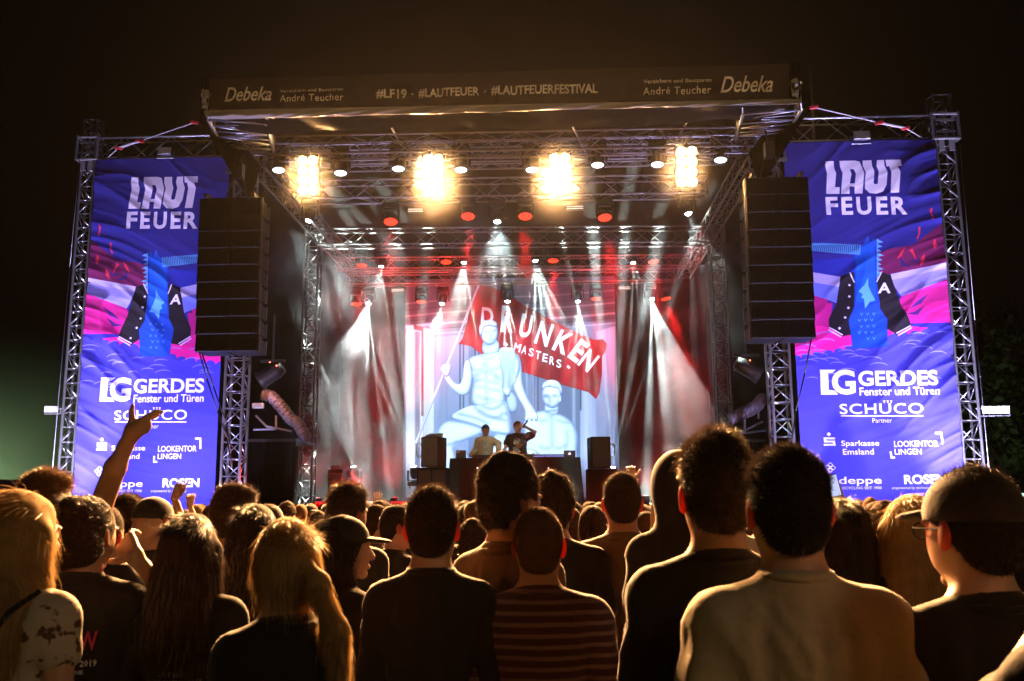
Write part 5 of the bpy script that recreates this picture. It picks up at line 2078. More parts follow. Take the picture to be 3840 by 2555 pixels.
def n3(P, s_, seed=0):
    """cheap 3-D noise"""
    return (vnoise(P[:, 0] * s_ + P[:, 2] * s_ * .37 + 17, P[:, 2] * s_ + P[:, 1] * s_ * .61 + 9, seed) + vnoise(P[:, 1] * s_ + P[:, 0] * s_ * .43 + 5, P[:, 2] * s_ * .9 - P[:, 0] * s_ * .5 + 31, seed + 1)) * .6


SKIN = mat('skin', (.50, .30, .20), .5, noise=.12, nscale=9, subsurf=.15)
SKIN2 = mat('skin_tanned', (.38, .22, .14), .5, noise=.12, nscale=9, subsurf=.15)


def ear_mat():
    m = bpy.data.materials.new('ear_skin')
    m.use_nodes = True
    nt = m.node_tree
    b = nt.nodes['Principled BSDF']
    b.inputs['Base Color'].default_value = (.5, .27, .18, 1)
    tr = nt.nodes.new('ShaderNodeBsdfTranslucent')
    tr.inputs['Color'].default_value = (1.0, .10, .03, 1)
    mx = nt.nodes.new('ShaderNodeMixShader')
    mx.inputs[0].default_value = .6
    nt.links.new(b.outputs[0], mx.inputs[1])
    nt.links.new(tr.outputs[0], mx.inputs[2])
    nt.links.new(mx.outputs[0], nt.nodes['Material Output'].inputs['Surface'])
    return m


EAR = ear_mat()


def hair_mat(name, col, tr=.35, matte=False):
    m = bpy.data.materials.new(name)
    m.use_nodes = True
    nt = m.node_tree
    b = nt.nodes['Principled BSDF']
    b.inputs['Roughness'].default_value = .85 if matte else .38
    b.inputs['Specular IOR Level'].default_value = .1 if matte else .9
    tc = nt.nodes.new('ShaderNodeTexCoord')
    nz = nt.nodes.new('ShaderNodeTexNoise')
    nz.inputs['Scale'].default_value = 30
    nt.links.new(tc.outputs['Object'], nz.inputs['Vector'])
    mx = nt.nodes.new('ShaderNodeMix')
    mx.data_type = 'RGBA'
    mx.inputs['A'].default_value = (*[c * .6 for c in col], 1)
    mx.inputs['B'].default_value = (*[min(1, c * 1.4) for c in col], 1)
    nt.links.new(nz.outputs['Fac'], mx.inputs['Factor'])
    nt.links.new(mx.outputs['Result'], b.inputs['Base Color'])
    t = nt.nodes.new('ShaderNodeBsdfTranslucent')
    nt.links.new(mx.outputs['Result'], t.inputs['Color'])
    ms = nt.nodes.new('ShaderNodeMixShader')
    ms.inputs[0].default_value = tr
    nt.links.new(b.outputs[0], ms.inputs[1])
    nt.links.new(t.outputs[0], ms.inputs[2])
    nt.links.new(ms.outputs[0], nt.nodes['Material Output'].inputs['Surface'])
    return m


HAIR = {'black': hair_mat('hair_black', (.018, .013, .010)), 'brown': hair_mat('hair_brown', (.036, .021, .011)), 'light': hair_mat('hair_light_brown', (.11, .06, .026)),
        'blonde': hair_mat('hair_blonde', (.42, .27, .11), .35)}


HAIRB = {k: hair_mat(v.name + '_under', c, .0, True) for (k, v), c in zip(HAIR.items(), ((.012, .009, .007), (.024, .014, .008), (.07, .04, .018), (.28, .18, .07)))}


def cloth_mat(name, col, pattern=None):
    if name in MATS:
        return MATS[name]
    m = mat(name, col, .85, noise=.15, nscale=60, bump=.7, bscale=11, sheen=.3, spec=.2)
    nt = m.node_tree
    b = nt.nodes['Principled BSDF']
    if pattern:
        tc = nt.nodes.new('ShaderNodeTexCoord')
        mx = nt.nodes.new('ShaderNodeMix')
        mx.data_type = 'RGBA'
        mx.inputs['A'].default_value = (*col, 1)
        if pattern[0] == 'stripes':
            w = nt.nodes.new('ShaderNodeTexWave')
            w.bands_direction = 'Z'
            w.inputs['Scale'].default_value = pattern[2]
            w.inputs['Distortion'].default_value = .3
            nt.links.new(tc.outputs['Object'], w.inputs['Vector'])
            r_ = nt.nodes.new('ShaderNodeMapRange')
            r_.inputs['From Min'].default_value = .55
            r_.inputs['From Max'].default_value = .8
            nt.links.new(w.outputs['Fac'], r_.inputs['Value'])
            nt.links.new(r_.outputs[0], mx.inputs['Factor'])
        else:
            v = nt.nodes.new('ShaderNodeTexNoise')
            v.inputs['Scale'].default_value = 26
            v.inputs['Detail'].default_value = 2
            nt.links.new(tc.outputs['Object'], v.inputs['Vector'])
            r_ = nt.nodes.new('ShaderNodeMapRange')
            r_.inputs['From Min'].default_value = .56
            r_.inputs['From Max'].default_value = .62
            nt.links.new(v.outputs['Fac'], r_.inputs['Value'])
            nt.links.new(r_.outputs[0], mx.inputs['Factor'])
        mx.inputs['B'].default_value = (*pattern[1], 1)
        nt.links.new(mx.outputs['Result'], b.inputs['Base Color'])
    return m


CL = {'black': cloth_mat('shirt_black', (.012, .011, .011)), 'dark': cloth_mat('shirt_dark', (.022, .02, .022)), 'olive': cloth_mat('shirt_beige', (.44, .38, .27)),
      'brown': cloth_mat('shirt_brown', (.09, .06, .035)), 'grey': cloth_mat('shirt_grey', (.12, .12, .12)), 'white': cloth_mat('shirt_white', (.42, .40, .36)),
      'navy': cloth_mat('shirt_navy', (.015, .018, .04)), 'red': cloth_mat('shirt_red', (.16, .02, .02)), 'cream': cloth_mat('shirt_cream', (.46, .38, .24)),
      'stripes': cloth_mat('shirt_striped', (.045, .02, .025), ('stripes', (.15, .10, .10), 9.5)),
      'floral': cloth_mat('shirt_floral', (.46, .42, .34), ('blotch', (.09, .05, .04))),
      'jeans': cloth_mat('trousers_denim', (.03, .04, .07)), 'trousers': cloth_mat('trousers_black', (.015, .015, .017))}


def hand(w, d, pn, curl=.35, spread=.12, s=1.0, thumb=1, fist=False, point=False):
    """palm and five fingers as blended volumes; w wrist, d direction of the hand, pn palm normal"""
    w, d, pn = Vector(w), Vector(d).normalized(), Vector(pn).normalized()
    sd = d.cross(pn).normalized() * thumb
    out = []
    pal = w + d * .050 * s
    for q in (-1, -.3, .4, 1):
        out.append(C(w + sd * q * .014 * s, w + d * .085 * s + sd * q * .030 * s, .017 * s, .014 * s, .012))
    L = [.064, .074, .080, .072]
    for i in range(4):
        q = (-1, -.33, .33, 1)[i]
        b = w + d * .088 * s + sd * q * .031 * s
        dirn = (d + sd * q * spread).normalized()
        cu = curl
        if fist:
            cu = 1.45
        if point:
            cu = .08 if i == 3 else 1.4
        l = L[i] * s
        for j, f in enumerate((.45, .32, .23)):
            Rm = Matrix.Rotation(-cu * (.55, 1.0, .8)[j], 3, sd * thumb * 1.0)
            dirn = (Rm @ dirn).normalized()
            e = b + dirn * l * f
            out.append(C(b, e, (.0098, .0088, .0078)[j] * s, (.0088, .0078, .0068)[j] * s, .004))
            b = e
    b = w + d * .025 * s + sd * .026 * s
    dirn = (d * .75 + sd * .85 - pn * .1).normalized()
    if fist or point:
        dirn = (d * .9 + sd * .35 + pn * .3).normalized()
    if point == 'thumb':
        dirn = (sd * 1.0 + d * .3).normalized()
    for j, l in enumerate((.042, .032, .024)):
        e = b + dirn * l * s
        out.append(C(b, e, (.014, .0115, .0095)[j] * s, (.0115, .0095, .008)[j] * s, .008))
        b = e
        dirn = (dirn + d * .25).normalized()
    return out


def strands(V, Fq, n, length, flow, width=.0016, seed=1, keep=None, lift=.5, jit=.35, segs=3, curl=0.0, flyaway=.0):
    """tapered hair blades rooted on the hair surface"""
    r_ = np.random.default_rng(seed)
    N, fn = normals(V, Fq)
    area = np.linalg.norm(fn, axis=1)
    c = V[Fq].mean(1)
    if keep is not None:
        area = area * keep(c)
    pick = r_.choice(len(Fq), n, p=area / area.sum())
    w4 = r_.dirichlet((1, 1, 1, 1), n)
    P = (V[Fq[pick]] * w4[..., None]).sum(1)
    Nn = N[Fq[pick, 0]]
    fl = flow(P)
    cl = n3(P, 55, seed)
    cv_ = np.stack([n3(P, 38, seed + 21), n3(P, 38, seed + 31), n3(P, 38, seed + 41)], 1)
    ln = length(P) * r_.uniform(.5, 1.2, n) * (1 + .45 * cl) * np.where(r_.random(n) < flyaway, 1.7, 1.0)
    d = Nn * lift + fl + cv_ * (.25 if segs == 3 and lift < .2 else .5) + r_.normal(0, jit, (n, 3))
    d /= np.linalg.norm(d, axis=1, keepdims=True)
    side = np.cross(d, r_.normal(0, 1, (n, 3)))
    side /= np.linalg.norm(side, axis=1, keepdims=True)
    pts = [P - Nn * .004]
    cur = P
    for k in range(segs):
        t = (k + 1) / segs
        d2 = d + fl * t * .8 + np.array([0, 0, -.25 * t]) + (curl * r_.normal(0, 1, (n, 3)) if curl else 0)
        d2 /= np.linalg.norm(d2, axis=1, keepdims=True)
        cur = cur + d2 * (ln / segs)[:, None]
        pts.append(cur)
    VV, FF = [], []
    for k, p in enumerate(pts):
        ww = width * (1 - k / segs * .8)
        VV += [p - side * ww / 2, p + side * ww / 2]
    M_ = len(pts)
    VV = np.stack(VV, 1).reshape(-1, 3)
    base = np.arange(n)[:, None] * (2 * M_)
    for k in range(M_ - 1):
        FF.append(base + np.array([[2 * k, 2 * k + 1, 2 * k + 3, 2 * k + 2]]))
    return VV, np.concatenate(FF)


def body_prims(b=1.0, arms=None, head_dir=0.0, female=False, face=True, lean=0.0):
    """standing body 1.75 m tall, facing +Y; b = breadth of the shoulders"""
    sh = .158 * b
    P = [E((0, -.005, 1.655), (.076, .097, .097)), E((0, .035, 1.60), (.060, .066, .082), .04), C((0, -.022, 1.43), (0, -.012, 1.59), .060, .055, .035)]
    if face:
        P += [C((0, .098, 1.635), (0, .115, 1.602), .009, .014, .012), E((0, .098, 1.562), (.024, .012, .009), .01), E((0, .085, 1.53), (.022, .018, .016), .02),
              E((.031, .094, 1.638), (.015, .010, .009), .01, 's'), E((-.031, .094, 1.638), (.015, .010, .009), .01, 's'), E((.031, .088, 1.638), (.012, .011, .010), .004), E((-.031, .088, 1.638), (.012, .011, .010), .004),
              C((.018, .100, 1.658), (.045, .092, 1.658), .007, .006, .01), C((-.018, .100, 1.658), (-.045, .092, 1.658), .007, .006, .01)]
    rot = Matrix.Rotation(head_dir, 4, 'Z')
    for s_ in (-1, 1):
        P.append(C((s_ * .03, -.025, 1.485), (s_ * sh * .85, -.015, 1.425), .040, .045, .05))
        P.append(E((s_ * sh, -.01, 1.405), (.052, .056, .060), .04))
        P.append(C((s_ * .085, 0, .90), (s_ * .10, 0, .50), .080, .055, .04))
        P.append(C((s_ * .10, 0, .50), (s_ * .105, -.01, .10), .056, .040, .03))
        P.append(C((s_ * .105, -.04, .05), (s_ * .115, .14, .04), .042, .036, .03))
    P += [E((0, 0, 1.27), (.148 * b, .105, .19), .06), E((0, 0, 1.06), (.135 * b, .092, .18), .06), E((0, 0, .93), (.15, .105, .12), .06)]
    return P, sh


def default_arm(s_, sh):
    return dict(el=(s_ * (sh + .050), -.03, 1.12), wr=(s_ * (sh + .055), .09, .90), hd=(0, .3, -1), pn=(-s_, 0, 0))


def person(label, M=None, b=1.0, shirt='black', hair='brown', style='short', skin=None, arms=None, turn=0.0, tilt=0.0, cap=None, sleeves=.62, fold=.008, vox=.014, hvox=.008,
           nstr=2500, group='people in the audience', pants='jeans', extra=None, seed=1, glasses=False, collar=False, face=True, detail=True, loose=0.0, ears=True, fine_hands=True):
    skin = skin or SKIN
    t = thing('person', label, 'person', M=M, group=group)
    P, sh = body_prims(b, face=face)
    arms = arms or {}
    SL, HP = [], []
    for s_ in (-1, 1):
        a = arms.get(s_) or default_arm(s_, sh)
        S0 = (s_ * sh, -.01, 1.405)
        P += [C(S0, a['el'], .048, .037, .03), C(a['el'], a['wr'], .037, .025, .02)]
        S0v, Ev = Vector(S0), Vector(a['el'])
        if sleeves > 1:
            Wv = Vector(a['wr'])
            SL += [C(S0, a['el'], .062 + loose, .052 + loose, .012), C(a['el'], Ev + (Wv - Ev) * min(1, sleeves - 1), .052 + loose, .038 + loose, .03)]
        elif sleeves > 0:
            SL.append(C(S0, S0v + (Ev - S0v) * sleeves, .061 + loose, .060 + loose * 1.3, .012))
        HP.append((a, [] if a.get('custom') else hand(a['wr'], a['hd'], a['pn'], a.get('curl', .4), a.get('spread', .12), 1.0, a.get('th', s_), a.get('fist', False), a.get('point', False))))
    # head turned on the neck
    hm_ = Matrix.Translation((0, -.012, 1.55)) @ Matrix.Rotation(turn, 4, 'Z') @ Matrix.Rotation(tilt, 4, 'X') @ Matrix.Translation((0, .012, -1.55))

    def turn_head(V):
        w = np.clip((V[:, 2] - 1.50) / .07, 0, 1)[:, None]
        Vh = V @ np.array(hm_.to_3x3()).T + np.array(hm_.translation)
        far = (np.abs(V[:, 0]) > .16)[:, None]
        w = np.where(far, 0, w)
        return V * (1 - w) + Vh * w
    raised = any(Vector(a['wr']).z > 1.3 for a, _ in HP)
    Pb = list(P)
    for a, hp in HP:
        if not fine_hands or Vector(a['wr']).z < 1.2:
            Pb += hp
    V, Fq = nets(Pb, vox)
    V = turn_head(V) if not raised else np.where((np.linalg.norm(V[:, :2], axis=1) < .15)[:, None], turn_head(V), V)
    if fine_hands:
        for a, hp in HP:
            if Vector(a['wr']).z >= 1.2 and hp:
                e_, w_ = Vector(a['el']), Vector(a['wr'])
                V2, F2 = nets(hp + [C(w_ + (e_ - w_) * .3, w_, .029, .0245, .02)], .0048)
                Fq = np.concatenate([Fq, F2 + len(V)])
                V = np.concatenate([V, V2])
    for a, hp in HP:
        if a.get('custom'):
            V2, F2 = nets([C(*q) for q in a['custom']], .0045)
            Fq = np.concatenate([Fq, F2 + len(V)])
            V = np.concatenate([V, V2])
    link('body', np_mesh('body', V, Fq, skin), t)
    if face and detail and hvox < .01:
        Vh, Fh = nets([q for q in P if q[1][2] > 1.45 or True][:14], .0065, cuts=[((0, 0, -1), -1.50)])
        Vh = turn_head(Vh * 1.0)
        N, _ = normals(Vh, Fh)
        link('face', np_mesh('face', Vh + N * .0012, Fh, skin), t)
    if ears:
        for s_ in (-1, 1):
            Ve, Fe = nets([E((s_ * .080, -.008, 1.636), (.010, .020, .031), .01, M=Matrix.Rotation(s_ * .25, 3, 'Z')), E((s_ * .0775, .0, 1.612), (.008, .010, .013), .01)], .005)
            if detail:
                c_ = np.array((s_ * .086, -.004, 1.638))
            link('ear', np_mesh('ear', turn_head(Ve), Fe, EAR), t)
    # clothes
    off = .013 + loose * .6
    SP = [E((0, -.002, 1.285), (.150 * b + off + .004, .11 + off, .19 + off), .06), C((-.09 * b, -.01, 1.38), (.09 * b, -.01, 1.38), .085 + off * .6, None, .05), E((0, 0, 1.07), (.140 * b + off + loose, .095 + off + loose * .6, .20), .06), E((0, 0, .95), (.155 + off, .108 + off, .14), .06)] + SL
    for s_ in (-1, 1):
        SP.append(C((s_ * .035, -.028, 1.468), (s_ * sh * .9, -.018, 1.428), .054, .056, .03))
        SP.append(E((s_ * (sh + .002), -.01, 1.405), (.057 + loose, .064, .064), .03))
    SP.append(C((0, -.030, 1.42), (0, -.024, 1.478), .082, .074, .025))
    if collar:
        SP.append(C((0, -.026, 1.45), (0, -.020, 1.505), .076, .068, .02))
    if style == 'hood':
        SP += [E((0, -.03, 1.66), (.105, .12, .13), .04), C((0, -.04, 1.46), (0, -.03, 1.6), .09, .09, .04)]
    Vs, Fs = nets(SP, vox * .9, cuts=[((0, 0, -1), -.84), ((0, 0, 1), 1.525 if style != 'hood' else 2)])
    N, _ = normals(Vs, Fs)
    q = Vs.copy()
    q[:, 2] *= .35
    f = vnoise(np.arctan2(Vs[:, 1], Vs[:, 0]) * 5 + Vs[:, 2] * 1.5, Vs[:, 2] * 3.2 + Vs[:, 0] * 5, seed) + .6 * n3(Vs, 14, seed + 3)
    rg1 = (1 - np.abs(vnoise(Vs[:, 0] * 11 + Vs[:, 2] * 7 + 40, Vs[:, 2] * 5 - np.abs(Vs[:, 0]) * 9 + 20, seed + 5))) ** 4
    rg2 = (1 - np.abs(vnoise(Vs[:, 0] * 20 - Vs[:, 2] * 3 + 40, Vs[:, 2] * 13 + Vs[:, 0] * 4 + 20, seed + 6))) ** 4
    f = f + .8 * rg1 + .35 * rg2 * (Vs[:, 2] < 1.42)
    Vs = Vs + N * (fold * f * np.clip((1.50 - Vs[:, 2]) / .1, 0, 1))[:, None]
    so = link('shirt', np_mesh('shirt', Vs, Fs, CL[shirt]), t)
    if detail and style != 'hood':
        bm = bmesh.new()
        zc, rr = (1.512, .074) if collar else (1.490, .080)
        rows = []
        for k in range(32):
            a = 2 * math.pi * k / 32
            c_ = Vector((rr * math.cos(a), -.022 + rr * 1.02 * math.sin(a), zc - .030 * max(0, math.sin(a)) + .001 * math.sin(a * 5)))
            o_ = Vector((math.cos(a), math.sin(a), 0))
            rows.append([bm.verts.new(c_ + o_ * .004 * math.cos(b_) + Vector((0, 0, .010 * math.sin(b_)))) for b_ in np.linspace(0, 2 * math.pi, 7)[:-1]])
        for k in range(32):
            for j in range(6):
                bm.faces.new((rows[k][j], rows[(k + 1) % 32][j], rows[(k + 1) % 32][(j + 1) % 6], rows[k][(j + 1) % 6]))
        obj('collar', bm, CL[shirt], t, smooth=True)
    TP = []
    for s_ in (-1, 1):
        TP += [C((s_ * .085, 0, .90), (s_ * .10, 0, .50), .094, .070, .04), C((s_ * .10, 0, .50), (s_ * .105, -.01, .09), .070, .058, .03)]
    TP += [E((0, 0, .93), (.160, .114, .12), .06)]
    Vt, Ft = nets(TP, .02)
    link('trousers', np_mesh('trousers', Vt, Ft, CL[pants]), t)
    # hair
    c0 = np.array((0, -.005, 1.655))
    hp, cuts = [], []
    ty = {'buzz': .003, 'short': .006, 'tousled': .009, 'curly': .012, 'quiff': .006}.get(style, .009)
    top = {'short': .012, 'tousled': .030, 'curly': .034, 'quiff': .035}.get(style, .006)
    if style not in ('hood', 'bald'):
        hp.append(E((0, -.010, 1.662 + top * .4), (.077 + ty, .096 + ty, .097 + ty + top * .5), .02))
        if style in ('short', 'buzz', 'tousled', 'curly', 'quiff'):
            hp.append(E((0, -.058, 1.60), (.058 + ty * .4, .042, .05), .03))
        if style in ('quiff', 'tousled'):
            hp.append(E((0, .045, 1.745), (.06, .05, .03), .03))
        hp.append(E((0, .105, 1.585), (.075, .075, .115), .02, 's'))
        if style in ('short', 'buzz', 'tousled', 'curly', 'quiff'):
            hp.append(E((.09, .035, 1.60), (.034, .05, .055), .01, 's'))
            hp.append(E((-.09, .035, 1.60), (.034, .05, .055), .01, 's'))
        if style == 'long':
            hp += [E((0, -.045, 1.60), (.098, .075, .14), .05), E((0, -.085, 1.46), (.112, .052, .17), .06), E((.05, -.10, 1.33), (.055, .032, .12), .04), E((-.05, -.10, 1.34), (.055, .032, .12), .04)]
            hp += [C((.085, .0, 1.64), (.095, -.02, 1.46), .026, .03, .04), C((-.085, .0, 1.64), (-.095, -.02, 1.46), .026, .03, .04)]
        if style == 'pony':
            hp += [E((0, -.045, 1.60), (.078, .06, .07), .04), C((.03, -.115, 1.64), (.05, -.15, 1.60), .020, .024, .02), C((.05, -.150, 1.60), (.085, -.14, 1.47), .026, .034, .03), C((.085, -.14, 1.47), (.115, -.13, 1.28), .034, .020, .03), C((.115, -.13, 1.28), (.12, -.12, 1.18), .02, .006, .02)]
        if style == 'bun':
            hp += [E((0, -.045, 1.60), (.082, .06, .075), .04), E((.0, -.085, 1.74), (.040, .040, .034), .015)]
        cuts = [((0, 0, -1), -1.535 if style in ('short', 'buzz', 'tousled', 'curly', 'quiff') else -1.1)]
        Vr, Fr = nets(hp, hvox, cuts=cuts)
        N, _ = normals(Vr, Fr)
        amp = {'curly': .010, 'tousled': .006, 'long': .006, 'pony': .004}.get(style, .002)
        sc_ = 40 if style == 'curly' else 24
        qq = Vr.copy()
        if style in ('long', 'pony'):
            qq[:, 2] *= .25
        Vr = Vr + N * (amp * n3(qq, sc_, seed + 9))[:, None]
        lf = {'buzz': .004, 'short': .007, 'tousled': .014, 'curly': .014, 'quiff': .012, 'long': .07, 'pony': .05, 'bun': .03}.get(style, .014)

        def flow(p):
            d = np.zeros_like(p)
            if style in ('long', 'pony', 'bun'):
                d[:, 2] = -1.3
                if style == 'bun':
                    d[:, 2] = .2
                    d[:, 1] = -.8
                else:
                    tp = p[:, 2] > 1.70
                    d[tp, 2] = -.3
                    d[tp, 1] = -.8
            else:
                d[:, 1] = .15
                d[:, 2] = np.where(p[:, 2] > 1.68, .0, -.6)
                d[:, 0] = .25 * (1 if seed % 2 else -1)
            return d
        lift = {'buzz': 1.2, 'short': .8, 'tousled': .9, 'curly': .7, 'quiff': .7, 'long': .12, 'pony': .12, 'bun': .15}.get(style, .7)
        VV, FF = strands(Vr, Fr, int(nstr * (1.5 if detail else 1)), lambda p: np.full(len(p), lf) * (1 + .8 * (p[:, 2] > 1.70) * (style in ('short', 'tousled', 'quiff'))), flow, .0013 if detail else .003, seed, lift=lift,
                         jit=.5 if style == 'curly' else .28, curl=.6 if style == 'curly' else .0, flyaway=.06)
        allV = turn_head(np.concatenate([Vr, VV]))
        link('hair', np_mesh('hair', allV, np.concatenate([Fr, FF + len(Vr)]), [HAIR[hair], HAIRB[hair]], smooth=True, mi=np.concatenate([np.ones(len(Fr)), np.zeros(len(FF))])), t)
    if cap:
        cp = [E((0, -.008, 1.672), (.094, .112, .100), .01), E((0, -.008, 1.655), (.079, .099, .096), .006, 's')]
        ccut = [((0, 0, -1), -1.662)]
        Vc, Fc = nets(cp, .007, cuts=ccut)
        sgn = -1 if cap == 'back' else 1
        parts = [(Vc, Fc)]
        if cap != 'beanie':
            Vb, Fb = nets([E((0, sgn * .115, 1.672), (.072, .085, .012), .006, M=Matrix.Rotation(-sgn * .12, 3, 'X'))], .006)
            parts.append((Vb, Fb))
        nm = ('crown_panel', 'brim')
        root = None
        cm = CL['trousers']
        for i, (v_, f_) in enumerate(parts):
            o = link('cap' if i == 0 else 'brim', np_mesh(nm[i], turn_head(v_), f_, cm), t if root is None else root)
            root = root or o
    if glasses:
        bm = bmesh.new()
        for s_ in (-1, 1):
            path(bm, [(s_ * .078, -.005, 1.645), (s_ * .074, .09, 1.645), (s_ * .055, .115, 1.645)], .0022, 5)
            for k in range(10):
                a0, a1 = 2 * math.pi * k / 10, 2 * math.pi * (k + 1) / 10
                tube(bm, (s_ * .033 + .024 * math.cos(a0), .114, 1.637 + .018 * math.sin(a0)), (s_ * .033 + .024 * math.cos(a1), .114, 1.637 + .018 * math.sin(a1)), .0020, 5)
        bmesh.ops.transform(bm, matrix=hm_, verts=bm.verts[:])
        obj('glasses', bm, BLACKPLASTIC, t)
    if extra:
        extra(t, hm_)
    return t


def stand(u, vtop, depth, yaw=0.0, htop=1.765):
    """placement matrix: crown of the head at photo pixel (u, vtop), depth metres from the camera"""
    p = CAM + ray(u, vtop) * depth
    s_ = p.z / htop
    return Matrix.Translation((p.x, p.y, 0)) @ Matrix.Rotation(yaw, 4, 'Z') @ Matrix.Diagonal((s_, s_, s_, 1))


def to_local(M, u, v, depth):
    return M.inverted() @ (CAM + ray(u, v) * depth)

# ------------------------------------------------------------------ the near audience, one by one
G = 'people in the audience'
def strap(t, hm_):
    bm = bmesh.new()
    path(bm, [(-.10, -.150, 1.36), (-.02, -.137, 1.30), (.09, -.135, 1.44), (.13, -.07, 1.49)], .008, 6)
    obj('bag_strap', bm, CL['trousers'], t)


def back_print(lines, x0, w_, ztop, size, cols):
    """lettering printed on the back of a shirt"""
    def f(t, hm_):
        mesh_v, mesh_f = [], []
        z = ztop
        for k, (s_, hgt, ci) in enumerate(lines):
            cu = bpy.data.curves.new('back_print', 'FONT')
            cu.body = s_
            cu.offset = .02
            cu.resolution_u = 1
            o = bpy.data.objects.new('back_print', cu)
            me = bpy.data.meshes.new_from_object(o)
            co = np.array([v.co[:] for v in me.vertices])
            lo, hi = co.min(0), co.max(0)
            sc_ = hgt / (hi[1] - lo[1])
            wd = min(w_, (hi[0] - lo[0]) * sc_)
            X = x0 + (co[:, 0] - lo[0]) / (hi[0] - lo[0]) * wd
            Z = z - hgt + (co[:, 1] - lo[1]) * sc_
            # sit a few millimetres proud of the cloth
            body = t.children
            so = [c_ for c_ in body if c_.name.startswith('shirt')][0].data
            for i, v in enumerate(me.vertices):
                v.co = (X[i], -.30, Z[i])
            bvh = f.bvh if hasattr(f, 'bvh') else None
            if bvh is None:
                from mathutils.bvhtree import BVHTree
                bvh = BVHTree.FromPolygons([v.co for v in so.vertices], [p.vertices[:] for p in so.polygons])
                f.bvh = bvh
            bmt = bmesh.new()
            bmt.from_mesh(me)
            bmesh.ops.subdivide_edges(bmt, edges=[e for e in bmt.edges if e.calc_length() > .02], cuts=1)
            for v in bmt.verts:
                h_ = bvh.ray_cast(Vector((v.co.x, -.5, v.co.z)), Vector((0, 1, 0)))
                if h_[0] is not None:
                    v.co = h_[0] + Vector((0, -.004, 0))
            bmt.to_mesh(me)
            bmt.free()
            me.materials.append(cols[ci])
            link('back_print', me, t)
            bpy.data.objects.remove(o)
            z -= hgt * 1.45
    return f


PR_W = mat('print_white', (.80, .80, .76), .8, noise=.3, nscale=120)
PR_M = mat('print_magenta', (.75, .05, .18), .8, noise=.3, nscale=120)
PR_Y = mat('print_yellow', (.60, .58, .34), .8, noise=.3, nscale=120)
CREW = [('AUGUST 2019', .022, 0), ('LINGEN EMSLAND', .014, 0), ('', 0, 0)]


def crew(t, hm_):
    back_print([('LAUT', .040, 2), ('FEUER', .034, 2)], -.125, .075, 1.335, 0, [PR_W, PR_M, PR_Y])(t, hm_)
    back_print([('CREW', .062, 1), ('AUGUST 2019', .022, 0), ('LINGEN BIENE', .013, 0)], -.035, .15, 1.34, 0, [PR_W, PR_M, PR_Y])(t, hm_)
    back_print([('SWISS ANGRY · BHZ', .020, 0), ('SKI AGGU · FJØRT', .020, 0), ('DRUNKEN MASTERS', .021, 0), ('MARATHONMANN', .018, 0), ('LIEDFETT · ANDI', .017, 0), ('NO KING NO CROWN', .014, 0)], -.10, .20, 1.175, 0, [PR_W, PR_M, PR_Y])(t, hm_)


def local_arm(M, depth, el, wr, hd, pn=(0, -1, 0), dd=(0, 0, 0), **k):
    e = to_local(M, *el, depth + dd[0])
    w = to_local(M, *wr, depth + dd[1])
    h_ = to_local(M, *hd, depth + dd[2])
    return dict(el=tuple(e), wr=tuple(w), hd=tuple(h_ - w), pn=pn, **k)


near = []
# A blonde in floral top at the left edge
MA = stand(92, 1848, 2.75, -.15)
person('woman with long blonde hair and floral cream top at the left edge of the crowd', MA, .92, 'floral', 'blonde', 'long', nstr=9000, sleeves=0.3, extra=strap, seed=11, turn=-.25, hvox=.008)
MB_ = stand(178, 1788, 3.9, -.5)
person('man with swept-up brown hair seen from behind the blonde woman, looking right', MB_, 1.0, 'dark', 'light', 'quiff', nstr=5000, seed=12, turn=-.5)
MC = stand(335, 1868, 3.15, 0)
armC = local_arm(MC, 3.15, (672, 2300), (505, 2085), (452, 2010), pn=(0, -1, 0), dd=(.05, .0, .08), curl=.9, th=-1)
person('woman in black crew shirt with hair pinned up, left hand raised to her chin', MC, 1.05, 'black', 'brown', 'bun', nstr=5000, arms={1: armC}, extra=crew, seed=13, turn=-.2, vox=.012, loose=.012)
MD = stand(392, 1900, 3.9, 0)
armD = local_arm(MD, 3.9, (352, 1960), (478, 1655), (532, 1590), pn=(0, -1, 0), dd=(0, -.25, -.25), th=-1)
_q = lambda u, v, dd=-.25: tuple(to_local(MD, u, v, 3.9 + dd))
armD['custom'] = [(_q(470, 1672), _q(500, 1618), .026, .034, .02), (_q(488, 1640), _q(530, 1596), .026, .030, .015), (_q(496, 1612), _q(540, 1606), .028, .024, .015),
                  (_q(490, 1606), _q(495, 1566), .017, .0125, .01), (_q(495, 1566), _q(493, 1546), .0120, .0110, .006), (_q(493, 1546), _q(497, 1522), .0112, .0085, .006),
                  (_q(520, 1585), _q(560, 1560), .015, .0115, .01), (_q(560, 1560), _q(585, 1545), .0112, .0100, .005), (_q(585, 1545), _q(607, 1546), .0098, .0080, .005),
                  (_q(524, 1590, -.22), _q(566, 1566, -.20), .015, .0115, .01), (_q(566, 1566, -.20), _q(592, 1556, -.19), .0112, .0090, .005),
                  (_q(536, 1600), _q(556, 1584), .014, .012, .008), (_q(556, 1584), _q(549, 1597), .012, .010, .005),
                  (_q(534, 1610), _q(556, 1598), .014, .012, .008), (_q(556, 1598), _q(546, 1612), .012, .009, .005), (_q(470, 1676), _q(432, 1755), .030, .040, .02), (_q(432, 1755), _q(372, 1915, -.05), .043, .049, .02)]
person('person hidden behind the crew woman, stretching a bare arm up and pointing', MD, .95, 'dark', 'brown', 'short', nstr=1500, arms={1: armD}, seed=14)
person('dark haired man seen from behind, between the crew woman and the man in the cap', stand(476, 1872, 5.0, 0), 1.0, 'dark', 'brown', 'tousled', nstr=4000, seed=15)
